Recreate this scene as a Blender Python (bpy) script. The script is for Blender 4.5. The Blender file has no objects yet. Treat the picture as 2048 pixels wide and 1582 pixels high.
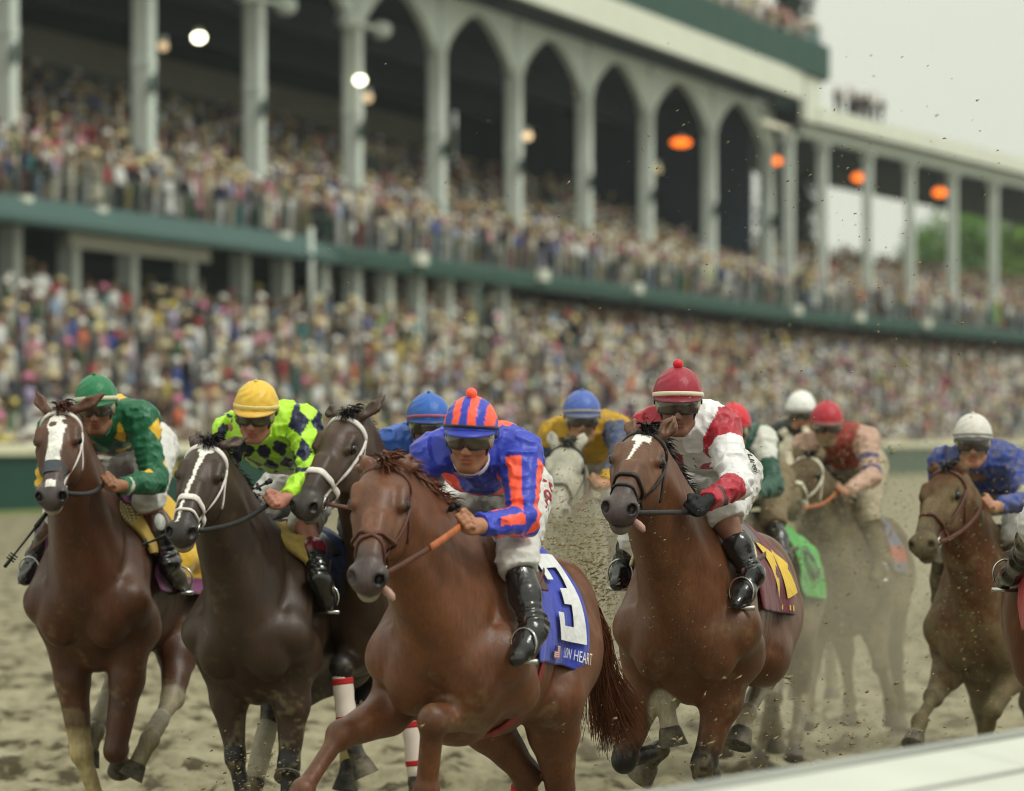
import bpy, math, random
import numpy as np
from mathutils import Vector
rng = np.random.default_rng(7)
random.seed(7)
S = bpy.context.scene
COL = S.collection

# ---------------------------------------------------------------- camera, sky, sun, exposure
F = 11378.0            # focal length in photo pixels (200 mm on a 36 mm sensor, 2048 px wide)
CX, HZ, CAMH = 1024.0, 880.0, 1.9
cam_d = bpy.data.cameras.new('camera')
cam = bpy.data.objects.new('camera', cam_d); COL.objects.link(cam)
cam.location = (0, 0, CAMH); cam.rotation_euler = (math.radians(90), 0, 0)
cam_d.sensor_width = 36; cam_d.lens = 200
cam_d.shift_y = (HZ - 791) / 2048.0
cam_d.clip_start = 0.5; cam_d.clip_end = 6000
cam_d.dof.use_dof = True; cam_d.dof.focus_distance = 22.8; cam_d.dof.aperture_fstop = 3.9
S.camera = cam

SUN_EL, SUN_ROT = math.radians(56), math.radians(122)
W = bpy.data.worlds.new('World'); S.world = W; W.use_nodes = True
nt = W.node_tree
for n in list(nt.nodes): nt.nodes.remove(n)
out = nt.nodes.new('ShaderNodeOutputWorld'); bg = nt.nodes.new('ShaderNodeBackground')
sky = nt.nodes.new('ShaderNodeTexSky'); sky.sky_type = 'NISHITA'; sky.sun_disc = False
sky.sun_elevation = SUN_EL; sky.sun_rotation = SUN_ROT
sky.air_density = 1.0; sky.dust_density = 6.0; sky.ozone_density = 1.0
# an even overcast deck of cloud laid over the clear sky
tc = nt.nodes.new('ShaderNodeTexCoord'); nz = nt.nodes.new('ShaderNodeTexNoise')
nz.inputs['Scale'].default_value = 2.2; nz.inputs['Detail'].default_value = 5
rp = nt.nodes.new('ShaderNodeValToRGB')
rp.color_ramp.elements[0].position = .3; rp.color_ramp.elements[0].color = (7.6, 7.9, 6.75, 1)
rp.color_ramp.elements[1].position = .75; rp.color_ramp.elements[1].color = (8.55, 8.8, 7.45, 1)
mx = nt.nodes.new('ShaderNodeMixRGB'); mx.inputs['Fac'].default_value = .92
nt.links.new(tc.outputs['Generated'], nz.inputs['Vector']); nt.links.new(nz.outputs['Fac'], rp.inputs['Fac'])
nt.links.new(sky.outputs['Color'], mx.inputs['Color1']); nt.links.new(rp.outputs['Color'], mx.inputs['Color2'])
sx = nt.nodes.new('ShaderNodeSeparateXYZ'); nt.links.new(tc.outputs['Generated'], sx.inputs[0])
zr = nt.nodes.new('ShaderNodeMapRange'); zr.inputs['From Min'].default_value = .0; zr.inputs['From Max'].default_value = 1.0; zr.inputs['To Min'].default_value = 1.06; zr.inputs['To Max'].default_value = 1.7
nt.links.new(sx.outputs['Z'], zr.inputs['Value'])
vs_ = nt.nodes.new('ShaderNodeVectorMath'); vs_.operation = 'SCALE'; nt.links.new(mx.outputs['Color'], vs_.inputs[0]); nt.links.new(zr.outputs[0], vs_.inputs['Scale'])
nt.links.new(vs_.outputs[0], bg.inputs['Color']); bg.inputs['Strength'].default_value = 0.090
nt.links.new(bg.outputs['Background'], out.inputs['Surface'])
sd = bpy.data.lights.new('sun', 'SUN'); sd.energy = 1.5; sd.angle = math.radians(11); sd.color = (1, 1, .94)
sun = bpy.data.objects.new('sun', sd); COL.objects.link(sun)
_sd = Vector((math.sin(SUN_ROT) * math.cos(SUN_EL), math.cos(SUN_ROT) * math.cos(SUN_EL), math.sin(SUN_EL)))
sun.rotation_euler = _sd.to_track_quat('Z', 'Y').to_euler()
S.view_settings.view_transform = 'Standard'; S.view_settings.look = 'None'
S.view_settings.exposure = 0.05; S.view_settings.gamma = 1.0
S.cycles.use_denoising = True; S.cycles.filter_width = 1.0; S.cycles.volume_step_rate = 4
S.cycles.max_bounces = 5; S.cycles.diffuse_bounces = 3; S.cycles.glossy_bounces = 2
S.cycles.transmission_bounces = 3; S.cycles.volume_bounces = 1; S.cycles.transparent_max_bounces = 6

# ---------------------------------------------------------------- helpers
A = lambda *v: np.array(v, dtype=np.float64)
def nrm(v): return v / (np.linalg.norm(v) + 1e-12)
def P(px, py, Y): return A((px - CX) / F * Y, Y, CAMH + (HZ - py) / F * Y)
def child(o, px, py, L, sign=-1):
    """point seen at (px,py) one bone length L away from o, nearer (-1) or farther (+1)"""
    d = A((px - CX) / F, 1, (HZ - py) / F); c = A(0, 0, CAMH) - o
    a, b, cc = d @ d, 2 * d @ c, c @ c - L * L
    D = b * b - 4 * a * cc
    Y = (-b + sign * math.sqrt(D)) / (2 * a) if D > 0 else -b / (2 * a)
    return A(0, 0, CAMH) + d * Y
def srgb(r, g, b):
    f = lambda c: (c / 255) / 12.92 if c / 255 <= .04045 else ((c / 255 + .055) / 1.055) ** 2.4
    return np.array([f(r), f(g), f(b)])

def tag(o, label=None, cat=None, group=None, kind=None):
    if label: o['label'] = label
    if cat: o['category'] = cat
    if group: o['group'] = group
    if kind: o['kind'] = kind
    return o
def empty(name, loc, label, cat, group=None):
    o = bpy.data.objects.new(name, None); COL.objects.link(o); o.location = Vector(loc)
    o.empty_display_size = .2
    return tag(o, label, cat, group)
def mesh_obj(name, v, f, m=None, parent=None, col=None, smooth=True, mats=None, fmat=None):
    """one mesh object; v in world space, moved into the parent's space when there is one"""
    v = np.asarray(v, dtype=np.float64)
    loc = A(0, 0, 0)
    if parent is not None:
        q = parent
        while q is not None: loc = loc + np.array(q.location); q = q.parent
    me = bpy.data.meshes.new(name)
    if isinstance(f, np.ndarray) and f.ndim == 2:
        n, k = f.shape
        me.vertices.add(len(v)); me.vertices.foreach_set('co', (v - loc).astype(np.float32).ravel())
        me.loops.add(n * k); me.loops.foreach_set('vertex_index', f.astype(np.int32).ravel())
        me.polygons.add(n); me.polygons.foreach_set('loop_start', np.arange(0, n * k, k, dtype=np.int32))
        try: me.polygons.foreach_set('loop_total', np.full(n, k, dtype=np.int32))
        except Exception: pass
        me.update(calc_edges=True); me.validate()
    else:
        me.from_pydata([tuple(x) for x in (v - loc)], [], [tuple(int(i) for i in x) for x in f]); me.update()
    if smooth: me.polygons.foreach_set('use_smooth', np.ones(len(me.polygons), dtype=bool))
    if col is not None:
        a = me.attributes.new('Col', 'FLOAT_COLOR', 'POINT')
        c = np.ones((len(v), 4), dtype=np.float32); c[:, :3] = col
        a.data.foreach_set('color', c.ravel())
    for mm in (mats or ([m] if m else [])): me.materials.append(mm)
    if fmat is not None: me.polygons.foreach_set('material_index', np.asarray(fmat, dtype=np.int32))
    o = bpy.data.objects.new(name, me); COL.objects.link(o)
    if parent is not None: o.parent = parent
    return o

class MB:
    def __init__(s): s.v = []; s.f = []; s.c = []; s.n = 0
    def add(s, v, f, c=None):
        v = np.asarray(v, dtype=np.float64); s.v.append(v)
        s.f += [tuple(int(i) + s.n for i in q) for q in f]; s.n += len(v)
        s.c.append(np.broadcast_to(np.asarray(c if c is not None else (1, 1, 1), dtype=np.float64), (len(v), 3)))
    def box(s, lo, hi, ax=None, o=None, c=None):
        lo, hi = np.array(lo, float), np.array(hi, float)
        v = np.array([[x, y, z] for x in (lo[0], hi[0]) for y in (lo[1], hi[1]) for z in (lo[2], hi[2])])
        if ax is not None: v = (o if o is not None else 0) + v @ np.array(ax)
        s.add(v, [(0, 1, 3, 2), (4, 6, 7, 5), (0, 4, 5, 1), (2, 3, 7, 6), (0, 2, 6, 4), (1, 5, 7, 3)], c)
    def tube(s, pts, r, n=8, c=None, cap=True):
        pts = [np.array(p, float) for p in pts]; m = len(pts)
        r = np.broadcast_to(np.array(r, float), (m,))
        up = None; vs = []
        for i, p in enumerate(pts):
            t = nrm(pts[min(i + 1, m - 1)] - pts[max(i - 1, 0)])
            if up is None:
                up = A(0, 0, 1) if abs(t[2]) < .9 else A(1, 0, 0)
            u = nrm(up - t * (up @ t)); w = np.cross(t, u); up = u
            for k in range(n):
                a = 2 * math.pi * k / n
                vs.append(p + r[i] * (math.cos(a) * u + math.sin(a) * w))
        f = [(i * n + k, i * n + (k + 1) % n, (i + 1) * n + (k + 1) % n, (i + 1) * n + k) for i in range(m - 1) for k in range(n)]
        if cap: f += [tuple(range(n))[::-1], tuple((m - 1) * n + k for k in range(n))]
        s.add(vs, f, c)
    def band(s, pts, nor, w, th, c=None, closed=False):
        """flat strap along pts, lying on a surface with normals nor"""
        pts = np.array(pts, float); nor = np.array(nor, float); m = len(pts); vs = []
        for i in range(m):
            a = pts[(i + 1) % m] if closed else pts[min(i + 1, m - 1)]
            b = pts[i - 1] if closed else pts[max(i - 1, 0)]
            t = nrm(a - b); nn = nrm(nor[i] - t * (nor[i] @ t)); sd = np.cross(t, nn)
            ww = w[i] if hasattr(w, '__len__') else w
            for q, e in ((-.5, 0), (-.42, 1), (0, 1.25), (.42, 1), (.5, 0)):
                vs.append(pts[i] + sd * ww * q + nn * th * e)
            vs.append(pts[i] - nn * th * .6)
        f = []
        for i in range(m if closed else m - 1):
            j = (i + 1) % m
            for k in range(6): f.append((i * 6 + k, j * 6 + k, j * 6 + (k + 1) % 6, i * 6 + (k + 1) % 6))
        if not closed: f += [tuple(range(6)), tuple((m - 1) * 6 + k for k in range(6))[::-1]]
        s.add(vs, f, c)
    def ball(s, o, r, ax=None, n=14, m=9, c=None):
        r = np.broadcast_to(np.array(r, float), (3,)); vs = []
        for i in range(m + 1):
            a = math.pi * i / m
            for k in range(n):
                b = 2 * math.pi * k / n
                vs.append([r[0] * math.sin(a) * math.cos(b), r[1] * math.sin(a) * math.sin(b), r[2] * math.cos(a)])
        vs = np.array(vs)
        if ax is not None: vs = vs @ np.array(ax)
        f = [(i * n + k, (i + 1) * n + k, (i + 1) * n + (k + 1) % n, i * n + (k + 1) % n) for i in range(m) for k in range(n)]
        s.add(vs + np.array(o), f, c)
    def build(s, name, m, parent=None, smooth=True, usecol=False):
        v = np.concatenate(s.v); c = np.concatenate(s.c) if usecol else None
        return mesh_obj(name, v, s.f, m, parent, c, smooth)

# ---------------------------------------------------------------- materials
MATS = {}
def mat(name, color=None, rough=.6, spec=.3, attr=False, noise=0.0, nscale=8.0, bump=0.0, bscale=40.0, dirt=0.0, metal=0.0, emit=None, sheen=0.0, coat=0.0, stretch=None, dirtcol=(.26, .21, .13), dscale=9.0, hairy=0.0):
    if name in MATS: return MATS[name]
    m = bpy.data.materials.new(name); MATS[name] = m; m.use_nodes = True
    t = m.node_tree; b = t.nodes['Principled BSDF']
    b.inputs['Roughness'].default_value = rough; b.inputs['Specular IOR Level'].default_value = spec
    b.inputs['Metallic'].default_value = metal
    if sheen: b.inputs['Sheen Weight'].default_value = sheen
    if coat: b.inputs['Coat Weight'].default_value = coat; b.inputs['Coat Roughness'].default_value = .15
    if attr:
        src = t.nodes.new('ShaderNodeAttribute'); src.attribute_name = 'Col'; cs = src.outputs['Color']
    else:
        src = t.nodes.new('ShaderNodeRGB'); src.outputs[0].default_value = (*color, 1); cs = src.outputs[0]
    tcn = t.nodes.new('ShaderNodeTexCoord'); vec = tcn.outputs['Object']
    if stretch:
        mp = t.nodes.new('ShaderNodeMapping'); mp.inputs['Scale'].default_value = stretch
        t.links.new(vec, mp.inputs['Vector']); vec = mp.outputs['Vector']
    if noise:
        n1 = t.nodes.new('ShaderNodeTexNoise'); n1.inputs['Scale'].default_value = nscale; n1.inputs['Detail'].default_value = 6
        t.links.new(vec, n1.inputs['Vector'])
        mr = t.nodes.new('ShaderNodeMapRange'); mr.inputs['From Min'].default_value = .3; mr.inputs['From Max'].default_value = .7
        mr.inputs['To Min'].default_value = 1 - noise; mr.inputs['To Max'].default_value = 1 + noise
        t.links.new(n1.outputs['Fac'], mr.inputs['Value'])
        vm = t.nodes.new('ShaderNodeVectorMath'); vm.operation = 'SCALE'
        t.links.new(cs, vm.inputs[0]); t.links.new(mr.outputs[0], vm.inputs['Scale']); cs = vm.outputs[0]
    if hairy:
        mp2 = t.nodes.new('ShaderNodeMapping'); mp2.inputs['Scale'].default_value = (1, 1, .28); t.links.new(tcn.outputs['Object'], mp2.inputs['Vector'])
        nh = t.nodes.new('ShaderNodeTexNoise'); nh.inputs['Scale'].default_value = 75; nh.inputs['Detail'].default_value = 5; nh.inputs['Roughness'].default_value = .7
        t.links.new(mp2.outputs['Vector'], nh.inputs['Vector'])
        nv = t.nodes.new('ShaderNodeTexNoise'); nv.noise_type = 'RIDGED_MULTIFRACTAL'; nv.inputs['Scale'].default_value = 5.5; nv.inputs['Detail'].default_value = 2; t.links.new(mp2.outputs['Vector'], nv.inputs['Vector'])
        mh = t.nodes.new('ShaderNodeMapRange'); mh.inputs['From Min'].default_value = .3; mh.inputs['From Max'].default_value = .7; mh.inputs['To Min'].default_value = 1 - hairy; mh.inputs['To Max'].default_value = 1 + hairy
        t.links.new(nh.outputs['Fac'], mh.inputs['Value']); v2 = t.nodes.new('ShaderNodeVectorMath'); v2.operation = 'SCALE'; t.links.new(cs, v2.inputs[0]); t.links.new(mh.outputs[0], v2.inputs['Scale']); cs = v2.outputs[0]
        ad = t.nodes.new('ShaderNodeMath'); ad.operation = 'MULTIPLY_ADD'; ad.inputs[1].default_value = .22; t.links.new(nh.outputs['Fac'], ad.inputs[0]); t.links.new(nv.outputs['Fac'], ad.inputs[2])
        hb = t.nodes.new('ShaderNodeBump'); hb.inputs['Strength'].default_value = .42; hb.inputs['Distance'].default_value = .022; t.links.new(ad.outputs[0], hb.inputs['Height']); t.links.new(hb.outputs['Normal'], b.inputs['Normal'])
    if dirt:
        n2 = t.nodes.new('ShaderNodeTexNoise'); n2.inputs['Scale'].default_value = dscale; n2.inputs['Detail'].default_value = 10; n2.inputs['Roughness'].default_value = .75
        t.links.new(tcn.outputs['Object'], n2.inputs['Vector'])
        m2 = t.nodes.new('ShaderNodeMapRange'); m2.inputs['From Min'].default_value = .62 - .35 * dirt; m2.inputs['From Max'].default_value = .80 - .2 * dirt
        m2.inputs['To Max'].default_value = min(1, .5 + .5 * dirt)
        t.links.new(n2.outputs['Fac'], m2.inputs['Value'])
        mxn = t.nodes.new('ShaderNodeMixRGB'); mxn.inputs['Color2'].default_value = (*dirtcol, 1)
        t.links.new(m2.outputs[0], mxn.inputs['Fac']); t.links.new(cs, mxn.inputs['Color1']); cs = mxn.outputs['Color']
    t.links.new(cs, b.inputs['Base Color'])
    if bump:
        n3 = t.nodes.new('ShaderNodeTexNoise'); n3.inputs['Scale'].default_value = bscale; n3.inputs['Detail'].default_value = 4
        t.links.new(vec, n3.inputs['Vector'])
        bp = t.nodes.new('ShaderNodeBump'); bp.inputs['Strength'].default_value = bump; bp.inputs['Distance'].default_value = .02
        t.links.new(n3.outputs['Fac'], bp.inputs['Height']); t.links.new(bp.outputs['Normal'], b.inputs['Normal'])
    if emit:
        b.inputs['Emission Color'].default_value = (*emit[0], 1); b.inputs['Emission Strength'].default_value = emit[1]
    return m

# ---------------------------------------------------------------- signed distance fields -> one continuous mesh
def vnoise(p, s=1.0, seed=0):
    q = np.asarray(p) * s; i = np.floor(q).astype(np.int64); f = q - i; f = f * f * (3 - 2 * f)
    def h(a, b, c):
        n = (a * 374761393 + b * 668265263 + c * 2147483647 + seed * 1274126177) & 0x7fffffff
        n = ((n ^ (n >> 13)) * 1274126177) & 0x7fffffff
        return ((n ^ (n >> 16)) & 0xffff) / 65535.0
    r = 0
    for a in (0, 1):
        for b in (0, 1):
            for c in (0, 1):
                w = (f[..., 0] if a else 1 - f[..., 0]) * (f[..., 1] if b else 1 - f[..., 1]) * (f[..., 2] if c else 1 - f[..., 2])
                r = r + w * h(i[..., 0] + a, i[..., 1] + b, i[..., 2] + c)
    return r
def cap(a, b, ra, rb=None, k=.03, op=1, sq=None): return ('c', np.array(a, float), np.array(b, float), ra, ra if rb is None else rb, k, op, sq)
def ell(c, r, ax=None, k=.03, op=1): return ('e', np.array(c, float), np.broadcast_to(np.array(r, float), (3,)).copy(), np.eye(3) if ax is None else np.array(ax), k, op)
def pdist(pr, p):
    if pr[0] == 'c':
        _, a, b, ra, rb, k, op, sq = pr
        ab = b - a; pa = p - a
        t = np.clip((pa @ ab) / (ab @ ab + 1e-12), 0, 1)
        v = pa - t[..., None] * ab
        if sq is not None: v = v + (v @ sq[0])[..., None] * sq[0] * (1 / sq[1] - 1)
        return np.sqrt((v * v).sum(-1)) - (ra + t * (rb - ra))
    _, c, r, ax, k, op = pr
    q = (p - c) @ ax.T
    k0 = np.sqrt(((q / r) ** 2).sum(-1)); k1 = np.sqrt(((q / (r * r)) ** 2).sum(-1)) + 1e-9
    return k0 * (k0 - 1) / k1
def combine(d, e, k, op):
    if op > 0:
        h = np.clip(.5 + .5 * (d - e) / k, 0, 1)
        return d + (e - d) * h - k * h * (1 - h)
    h = np.clip(.5 - .5 * (d + e) / k, 0, 1)
    return d + (-e - d) * h + k * h * (1 - h)
def sdf(prims, p):
    d = np.full(p.shape[:-1], 1.0)
    for pr in prims: d = combine(d, pdist(pr, p), pr[5] if pr[0] == 'c' else pr[4], pr[6] if pr[0] == 'c' else pr[5])
    return d
def pbox(pr):
    if pr[0] == 'c':
        r = max(pr[3], pr[4]); return np.minimum(pr[1], pr[2]) - r, np.maximum(pr[1], pr[2]) + r
    e = np.sqrt(((pr[3] * pr[2][:, None]) ** 2).sum(0)); return pr[1] - e, pr[1] + e
CORN = np.array([(x, y, z) for x in (0, 1) for y in (0, 1) for z in (0, 1)])
def sdf_mesh(prims, h, disp=None, cut=None):
    lo = np.min([pbox(q)[0] for q in prims if (q[6] if q[0] == 'c' else q[5]) > 0], 0) - 4 * h - .03
    hi = np.max([pbox(q)[1] for q in prims if (q[6] if q[0] == 'c' else q[5]) > 0], 0) + 4 * h + .03
    n = np.ceil((hi - lo) / h).astype(int) + 1
    f = np.full(n, 1.0, dtype=np.float32)
    for pr in prims:
        k, op = (pr[5], pr[6]) if pr[0] == 'c' else (pr[4], pr[5])
        a, b = pbox(pr); m = k + 3 * h
        i0 = np.clip(np.floor((a - m - lo) / h).astype(int), 0, n - 1); i1 = np.clip(np.ceil((b + m - lo) / h).astype(int) + 1, 1, n)
        if np.any(i1 <= i0): continue
        g = np.stack(np.meshgrid(*[lo[x] + h * np.arange(i0[x], i1[x]) for x in range(3)], indexing='ij'), -1)
        sl = tuple(slice(i0[x], i1[x]) for x in range(3))
        f[sl] = combine(f[sl], pdist(pr, g), k, op)
    if disp is not None or cut is not None:
        near = np.argwhere(f < 3 * h); pts = lo + near * h
        val = f[tuple(near.T)]
        if disp is not None: val = val + disp(pts)
        if cut is not None: val = np.maximum(val, cut(pts))
        f[tuple(near.T)] = val
    s = f < 0
    cnt = np.zeros(n - 1, dtype=np.int8)
    for c in CORN: cnt += s[c[0]:n[0] - 1 + c[0], c[1]:n[1] - 1 + c[1], c[2]:n[2] - 1 + c[2]]
    idx = np.argwhere((cnt > 0) & (cnt < 8))
    fv = np.stack([f[tuple((idx + c).T)] for c in CORN], 1)
    pos = np.zeros((len(idx), 3)); num = np.zeros(len(idx))
    for i in range(8):
        for j in range(i + 1, 8):
            if np.abs(CORN[i] - CORN[j]).sum() != 1: continue
            va, vb = fv[:, i], fv[:, j]; mm = (va < 0) != (vb < 0)
            t = np.where(mm, va / np.where(mm, va - vb, 1), 0)
            pos += mm[:, None] * (CORN[i] + t[:, None] * (CORN[j] - CORN[i])); num += mm
    v = lo + h * (idx + pos / num[:, None])
    vid = np.full(n - 1, -1, dtype=np.int64); vid[tuple(idx.T)] = np.arange(len(idx))
    faces = []
    for ax in range(3):
        u, w = (ax + 1) % 3, (ax + 2) % 3
        sa = [slice(None)] * 3; sb = [slice(None)] * 3; sa[ax] = slice(0, n[ax] - 1); sb[ax] = slice(1, n[ax])
        ch = s[tuple(sa)] != s[tuple(sb)]
        e = np.argwhere(ch); e = e[(e[:, u] > 0) & (e[:, w] > 0) & (e[:, u] < n[u] - 1) & (e[:, w] < n[w] - 1)]
        ins = s[tuple(e.T)]
        du = np.zeros(3, int); du[u] = 1; dw = np.zeros(3, int); dw[w] = 1
        q = np.stack([vid[tuple((e - du - dw).T)], vid[tuple((e - dw).T)], vid[tuple(e.T)], vid[tuple((e - du).T)]], 1)
        q[~ins] = q[~ins][:, ::-1]; faces.append(q)
    fc = np.concatenate(faces); fc = fc[(fc >= 0).all(1)]
    return v, fc
def seg_t(p, a, b):
    ab = b - a; t = np.clip((p - a) @ ab / (ab @ ab + 1e-12), 0, 1)
    return t, np.linalg.norm(p - a - t[:, None] * ab, axis=1)
def sstep(x, a, b):
    t = np.clip((x - a) / (b - a), 0, 1); return t * t * (3 - 2 * t)
def march(prims, o, d, far=.6, n=90):
    """outermost surface of a field along rays o + t d; o,d (m,3)"""
    t = np.linspace(far, .0, n); pts = o[:, None] + d[:, None] * t[None, :, None]
    s = sdf(prims, pts)
    i = np.argmax(s < 0, 1); ok = (s < 0).any(1); i = np.maximum(i, 1); r = np.arange(len(o))
    a, b = s[r, i - 1], s[r, i]; u = a / np.where(a - b == 0, 1, a - b)
    tt = np.where(ok, t[i - 1] + (t[i] - t[i - 1]) * u, .02)
    return o + d * tt[:, None]
# ---------------------------------------------------------------- the setting: track, grass, fence, grandstand
def bld_mat(n, c, **k): return mat(n, np.array(c), rough=k.pop('rough', .7), spec=.2, **k)
m_track = bpy.data.materials.new('track_sand'); m_track.use_nodes = True
def _track():
    t = m_track.node_tree; b = t.nodes['Principled BSDF']; b.inputs['Roughness'].default_value = .85; b.inputs['Specular IOR Level'].default_value = .15
    tcn = t.nodes.new('ShaderNodeTexCoord')
    def noise(s, d, sc=(1, 1, 1)):
        mp = t.nodes.new('ShaderNodeMapping'); mp.inputs['Scale'].default_value = sc
        n = t.nodes.new('ShaderNodeTexNoise'); n.inputs['Scale'].default_value = s; n.inputs['Detail'].default_value = d; n.inputs['Roughness'].default_value = .6
        t.links.new(tcn.outputs['Object'], mp.inputs['Vector']); t.links.new(mp.outputs['Vector'], n.inputs['Vector']); return n
    n1, n2, n3 = noise(3.4, 7, (1.0, .36, 1)), noise(.35, 3), noise(22, 6, (1, .45, 1))
    r = t.nodes.new('ShaderNodeValToRGB'); e = r.color_ramp.elements
    e[0].position = .40; e[0].color = (*srgb(72, 64, 45), 1); e[1].position = .62; e[1].color = (*srgb(156, 149, 124), 1)
    e2 = r.color_ramp.elements.new(.47); e2.color = (*srgb(131, 123, 99), 1)
    t.links.new(n1.outputs['Fac'], r.inputs['Fac'])
    m = t.nodes.new('ShaderNodeMixRGB'); m.blend_type = 'MULTIPLY'; m.inputs['Fac'].default_value = .45
    r2 = t.nodes.new('ShaderNodeValToRGB'); r2.color_ramp.elements[0].position = .3; r2.color_ramp.elements[0].color = (.72, .70, .66, 1); r2.color_ramp.elements[1].position = .7
    t.links.new(n2.outputs['Fac'], r2.inputs['Fac']); t.links.new(r.outputs['Color'], m.inputs['Color1']); t.links.new(r2.outputs['Color'], m.inputs['Color2'])
    t.links.new(m.outputs['Color'], b.inputs['Base Color'])
    bp = t.nodes.new('ShaderNodeBump'); bp.inputs['Strength'].default_value = .6; bp.inputs['Distance'].default_value = .05
    t.links.new(n3.outputs['Fac'], bp.inputs['Height']); t.links.new(bp.outputs['Normal'], b.inputs['Normal'])
_track()
def ground():
    ys = np.concatenate([np.linspace(2, 16, 40), np.geomspace(16.1, 70, 520), np.geomspace(72, 3000, 60)])
    u = np.linspace(-1, 1, 440); vs = np.zeros((len(ys), len(u), 3))
    for i, y in enumerate(ys):
        wd = max(8, y * .26); x = u * wd if y < 300 else np.sign(u) * np.abs(u) ** 1.5 * wd * (1 + (y - 300) / 120)
        vs[i, :, 0] = x; vs[i, :, 1] = y
    p = vs * A(1.6, .9, 1)
    z = (vnoise(p, 2.2, 51) - .5) * .05 + (vnoise(p, 5.5, 52) - .5) * .055 + (vnoise(p, 13, 53) - .5) * .04
    pr = vnoise(vs * A(1, .5, 1), 3.4, 54); z -= .07 * sstep(pr, .64, .80)
    fade = np.clip((75 - vs[..., 1]) / 20, 0, 1); vs[..., 2] = (z - .02) * fade - .02 * (1 - fade)
    n, k = len(ys), len(u); i, j = np.meshgrid(np.arange(n - 1), np.arange(k - 1), indexing='ij'); q = (i * k + j).ravel()
    o = mesh_obj('track', vs.reshape(-1, 3), np.stack([q, q + 1, q + k + 1, q + k], 1), m_track); tag(o, kind='structure')
ground()

SMAIN = 206.7; E0 = A(.2126, .9771); W0 = A(-.9771, .2126); E1 = A(.2706, .9627); W1 = A(-.9627, .2706)
B0 = A(.2176 * 150 - 58.4, 150.)
def B(s, w, z):
    if s <= SMAIN: p = B0 + E0 * s + W0 * w
    else:
        p = B0 + E0 * SMAIN + E1 * (s - SMAIN); k = min(1, (s - SMAIN) / 10); p = p + (W0 * (1 - k) + W1 * k) * w
    return A(p[0], p[1], z)
def proj(p): return CX + F * p[0] / p[1], HZ - F * (p[2] - CAMH) / p[1]
def find_s(px, w, lo=-40, hi=460):
    for _ in range(50):
        m = (lo + hi) / 2
        if proj(B(m, w, 0))[0] < px: lo = m
        else: hi = m
    return (lo + hi) / 2
def frame(s): 
    e = E0 if s <= SMAIN else E1; w = W0 if s <= SMAIN else W1
    return np.array([[e[0], e[1], 0], [w[0], w[1], 0], [0, 0, 1]])
def strip(mb, ss, prof, c=None, closed=True):
    """a profile of (w,z) points swept along the stand"""
    k = len(prof); vs = [B(s, w, z) for s in ss for (w, z) in prof]; f = []
    for i in range(len(ss) - 1):
        for j in range(k if closed else k - 1): f.append((i * k + j, i * k + (j + 1) % k, (i + 1) * k + (j + 1) % k, (i + 1) * k + j))
    if closed: f += [tuple(range(k))[::-1], tuple((len(ss) - 1) * k + j for j in range(k))]
    mb.add(vs, f, c)
m_paint = bld_mat('grey_paint', srgb(206, 214, 206), noise=.06, nscale=.8)
m_fascia = bld_mat('white_fascia', srgb(214, 217, 202), noise=.05, nscale=.5)
m_green = bld_mat('green_paint', srgb(44, 76, 67), noise=.10, nscale=.6)
m_teal = bld_mat('teal_awning', srgb(66, 92, 88), noise=.06, nscale=.5)
m_dgreen = bld_mat('dark_green_paint', srgb(12, 62, 52), noise=.15, nscale=1.2)
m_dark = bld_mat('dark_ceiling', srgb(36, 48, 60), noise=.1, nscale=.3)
m_deck = bld_mat('concrete_deck', srgb(70, 72, 74), noise=.15, nscale=.7)
m_wall = bld_mat('tan_wall', srgb(128, 126, 112), noise=.1, nscale=.4)
m_rail = bld_mat('cream_rail', srgb(206, 204, 176), noise=.08, nscale=2)
gs = empty('grandstand', B(0, 0, 0), 'long white and green grandstand with pointed arches between tall columns', 'grandstand')
SA, SE, SW = -90., SMAIN, 400.
full = np.concatenate([np.linspace(SA, SMAIN, 24), np.linspace(SMAIN + 2, SW, 24)]); main = np.linspace(SA, SMAIN - 1, 24); wing = np.linspace(SMAIN + 4, SW, 24)
def part(name, m, *strips):
    mb = MB()
    for ss, prof in strips: strip(mb, ss, prof)
    return mb.build(name, m, gs, smooth=False)
RAKE = lambda w: 10.0 + .44 * max(0, w - .8)
LOWER = lambda w: 0.0 if w < -10.6 else min(5.9, (w + 10.6) * .58)
steps = [(.2, 10.0)]
for k in range(26): w = .8 + k * .85; steps += [(w, 10 + .44 * k * .85), (w, 10 + .44 * (k + 1) * .85)]
part('upper_deck', m_deck, (main, steps + [(23, 20.4), (23, 19.0), (.2, 9.4)]))
part('wing_deck', m_deck, (wing, steps[:28] + [(12.3, 14.6), (12.3, 13.6), (.2, 9.4)]))
lst = []
for k in range(13): w = -10.6 + k * .82; lst += [(w, .58 * .82 * k), (w, .58 * .82 * (k + 1) if k < 12 else 5.9)]
part('lower_deck', m_deck, (full, lst + [(8, 5.9), (8, -.1), (-10.6, -.1)]))
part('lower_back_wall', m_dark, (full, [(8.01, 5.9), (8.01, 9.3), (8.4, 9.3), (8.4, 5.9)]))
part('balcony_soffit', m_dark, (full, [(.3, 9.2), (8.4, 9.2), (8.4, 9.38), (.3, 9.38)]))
part('balcony_fascia', m_green, (full, [(-.25, 9.15), (.2, 9.15), (.2, 9.95), (-.15, 9.95), (-.28, 9.75), (-.28, 9.4)]))
s_aw = find_s(640, -.8)
part('awning', m_teal, (np.linspace(SA, s_aw, 20), [(-.3, 10.1), (-.3, 9.9), (-1.5, 9.2), (-1.6, 9.05), (-1.62, 9.25)]))
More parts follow.
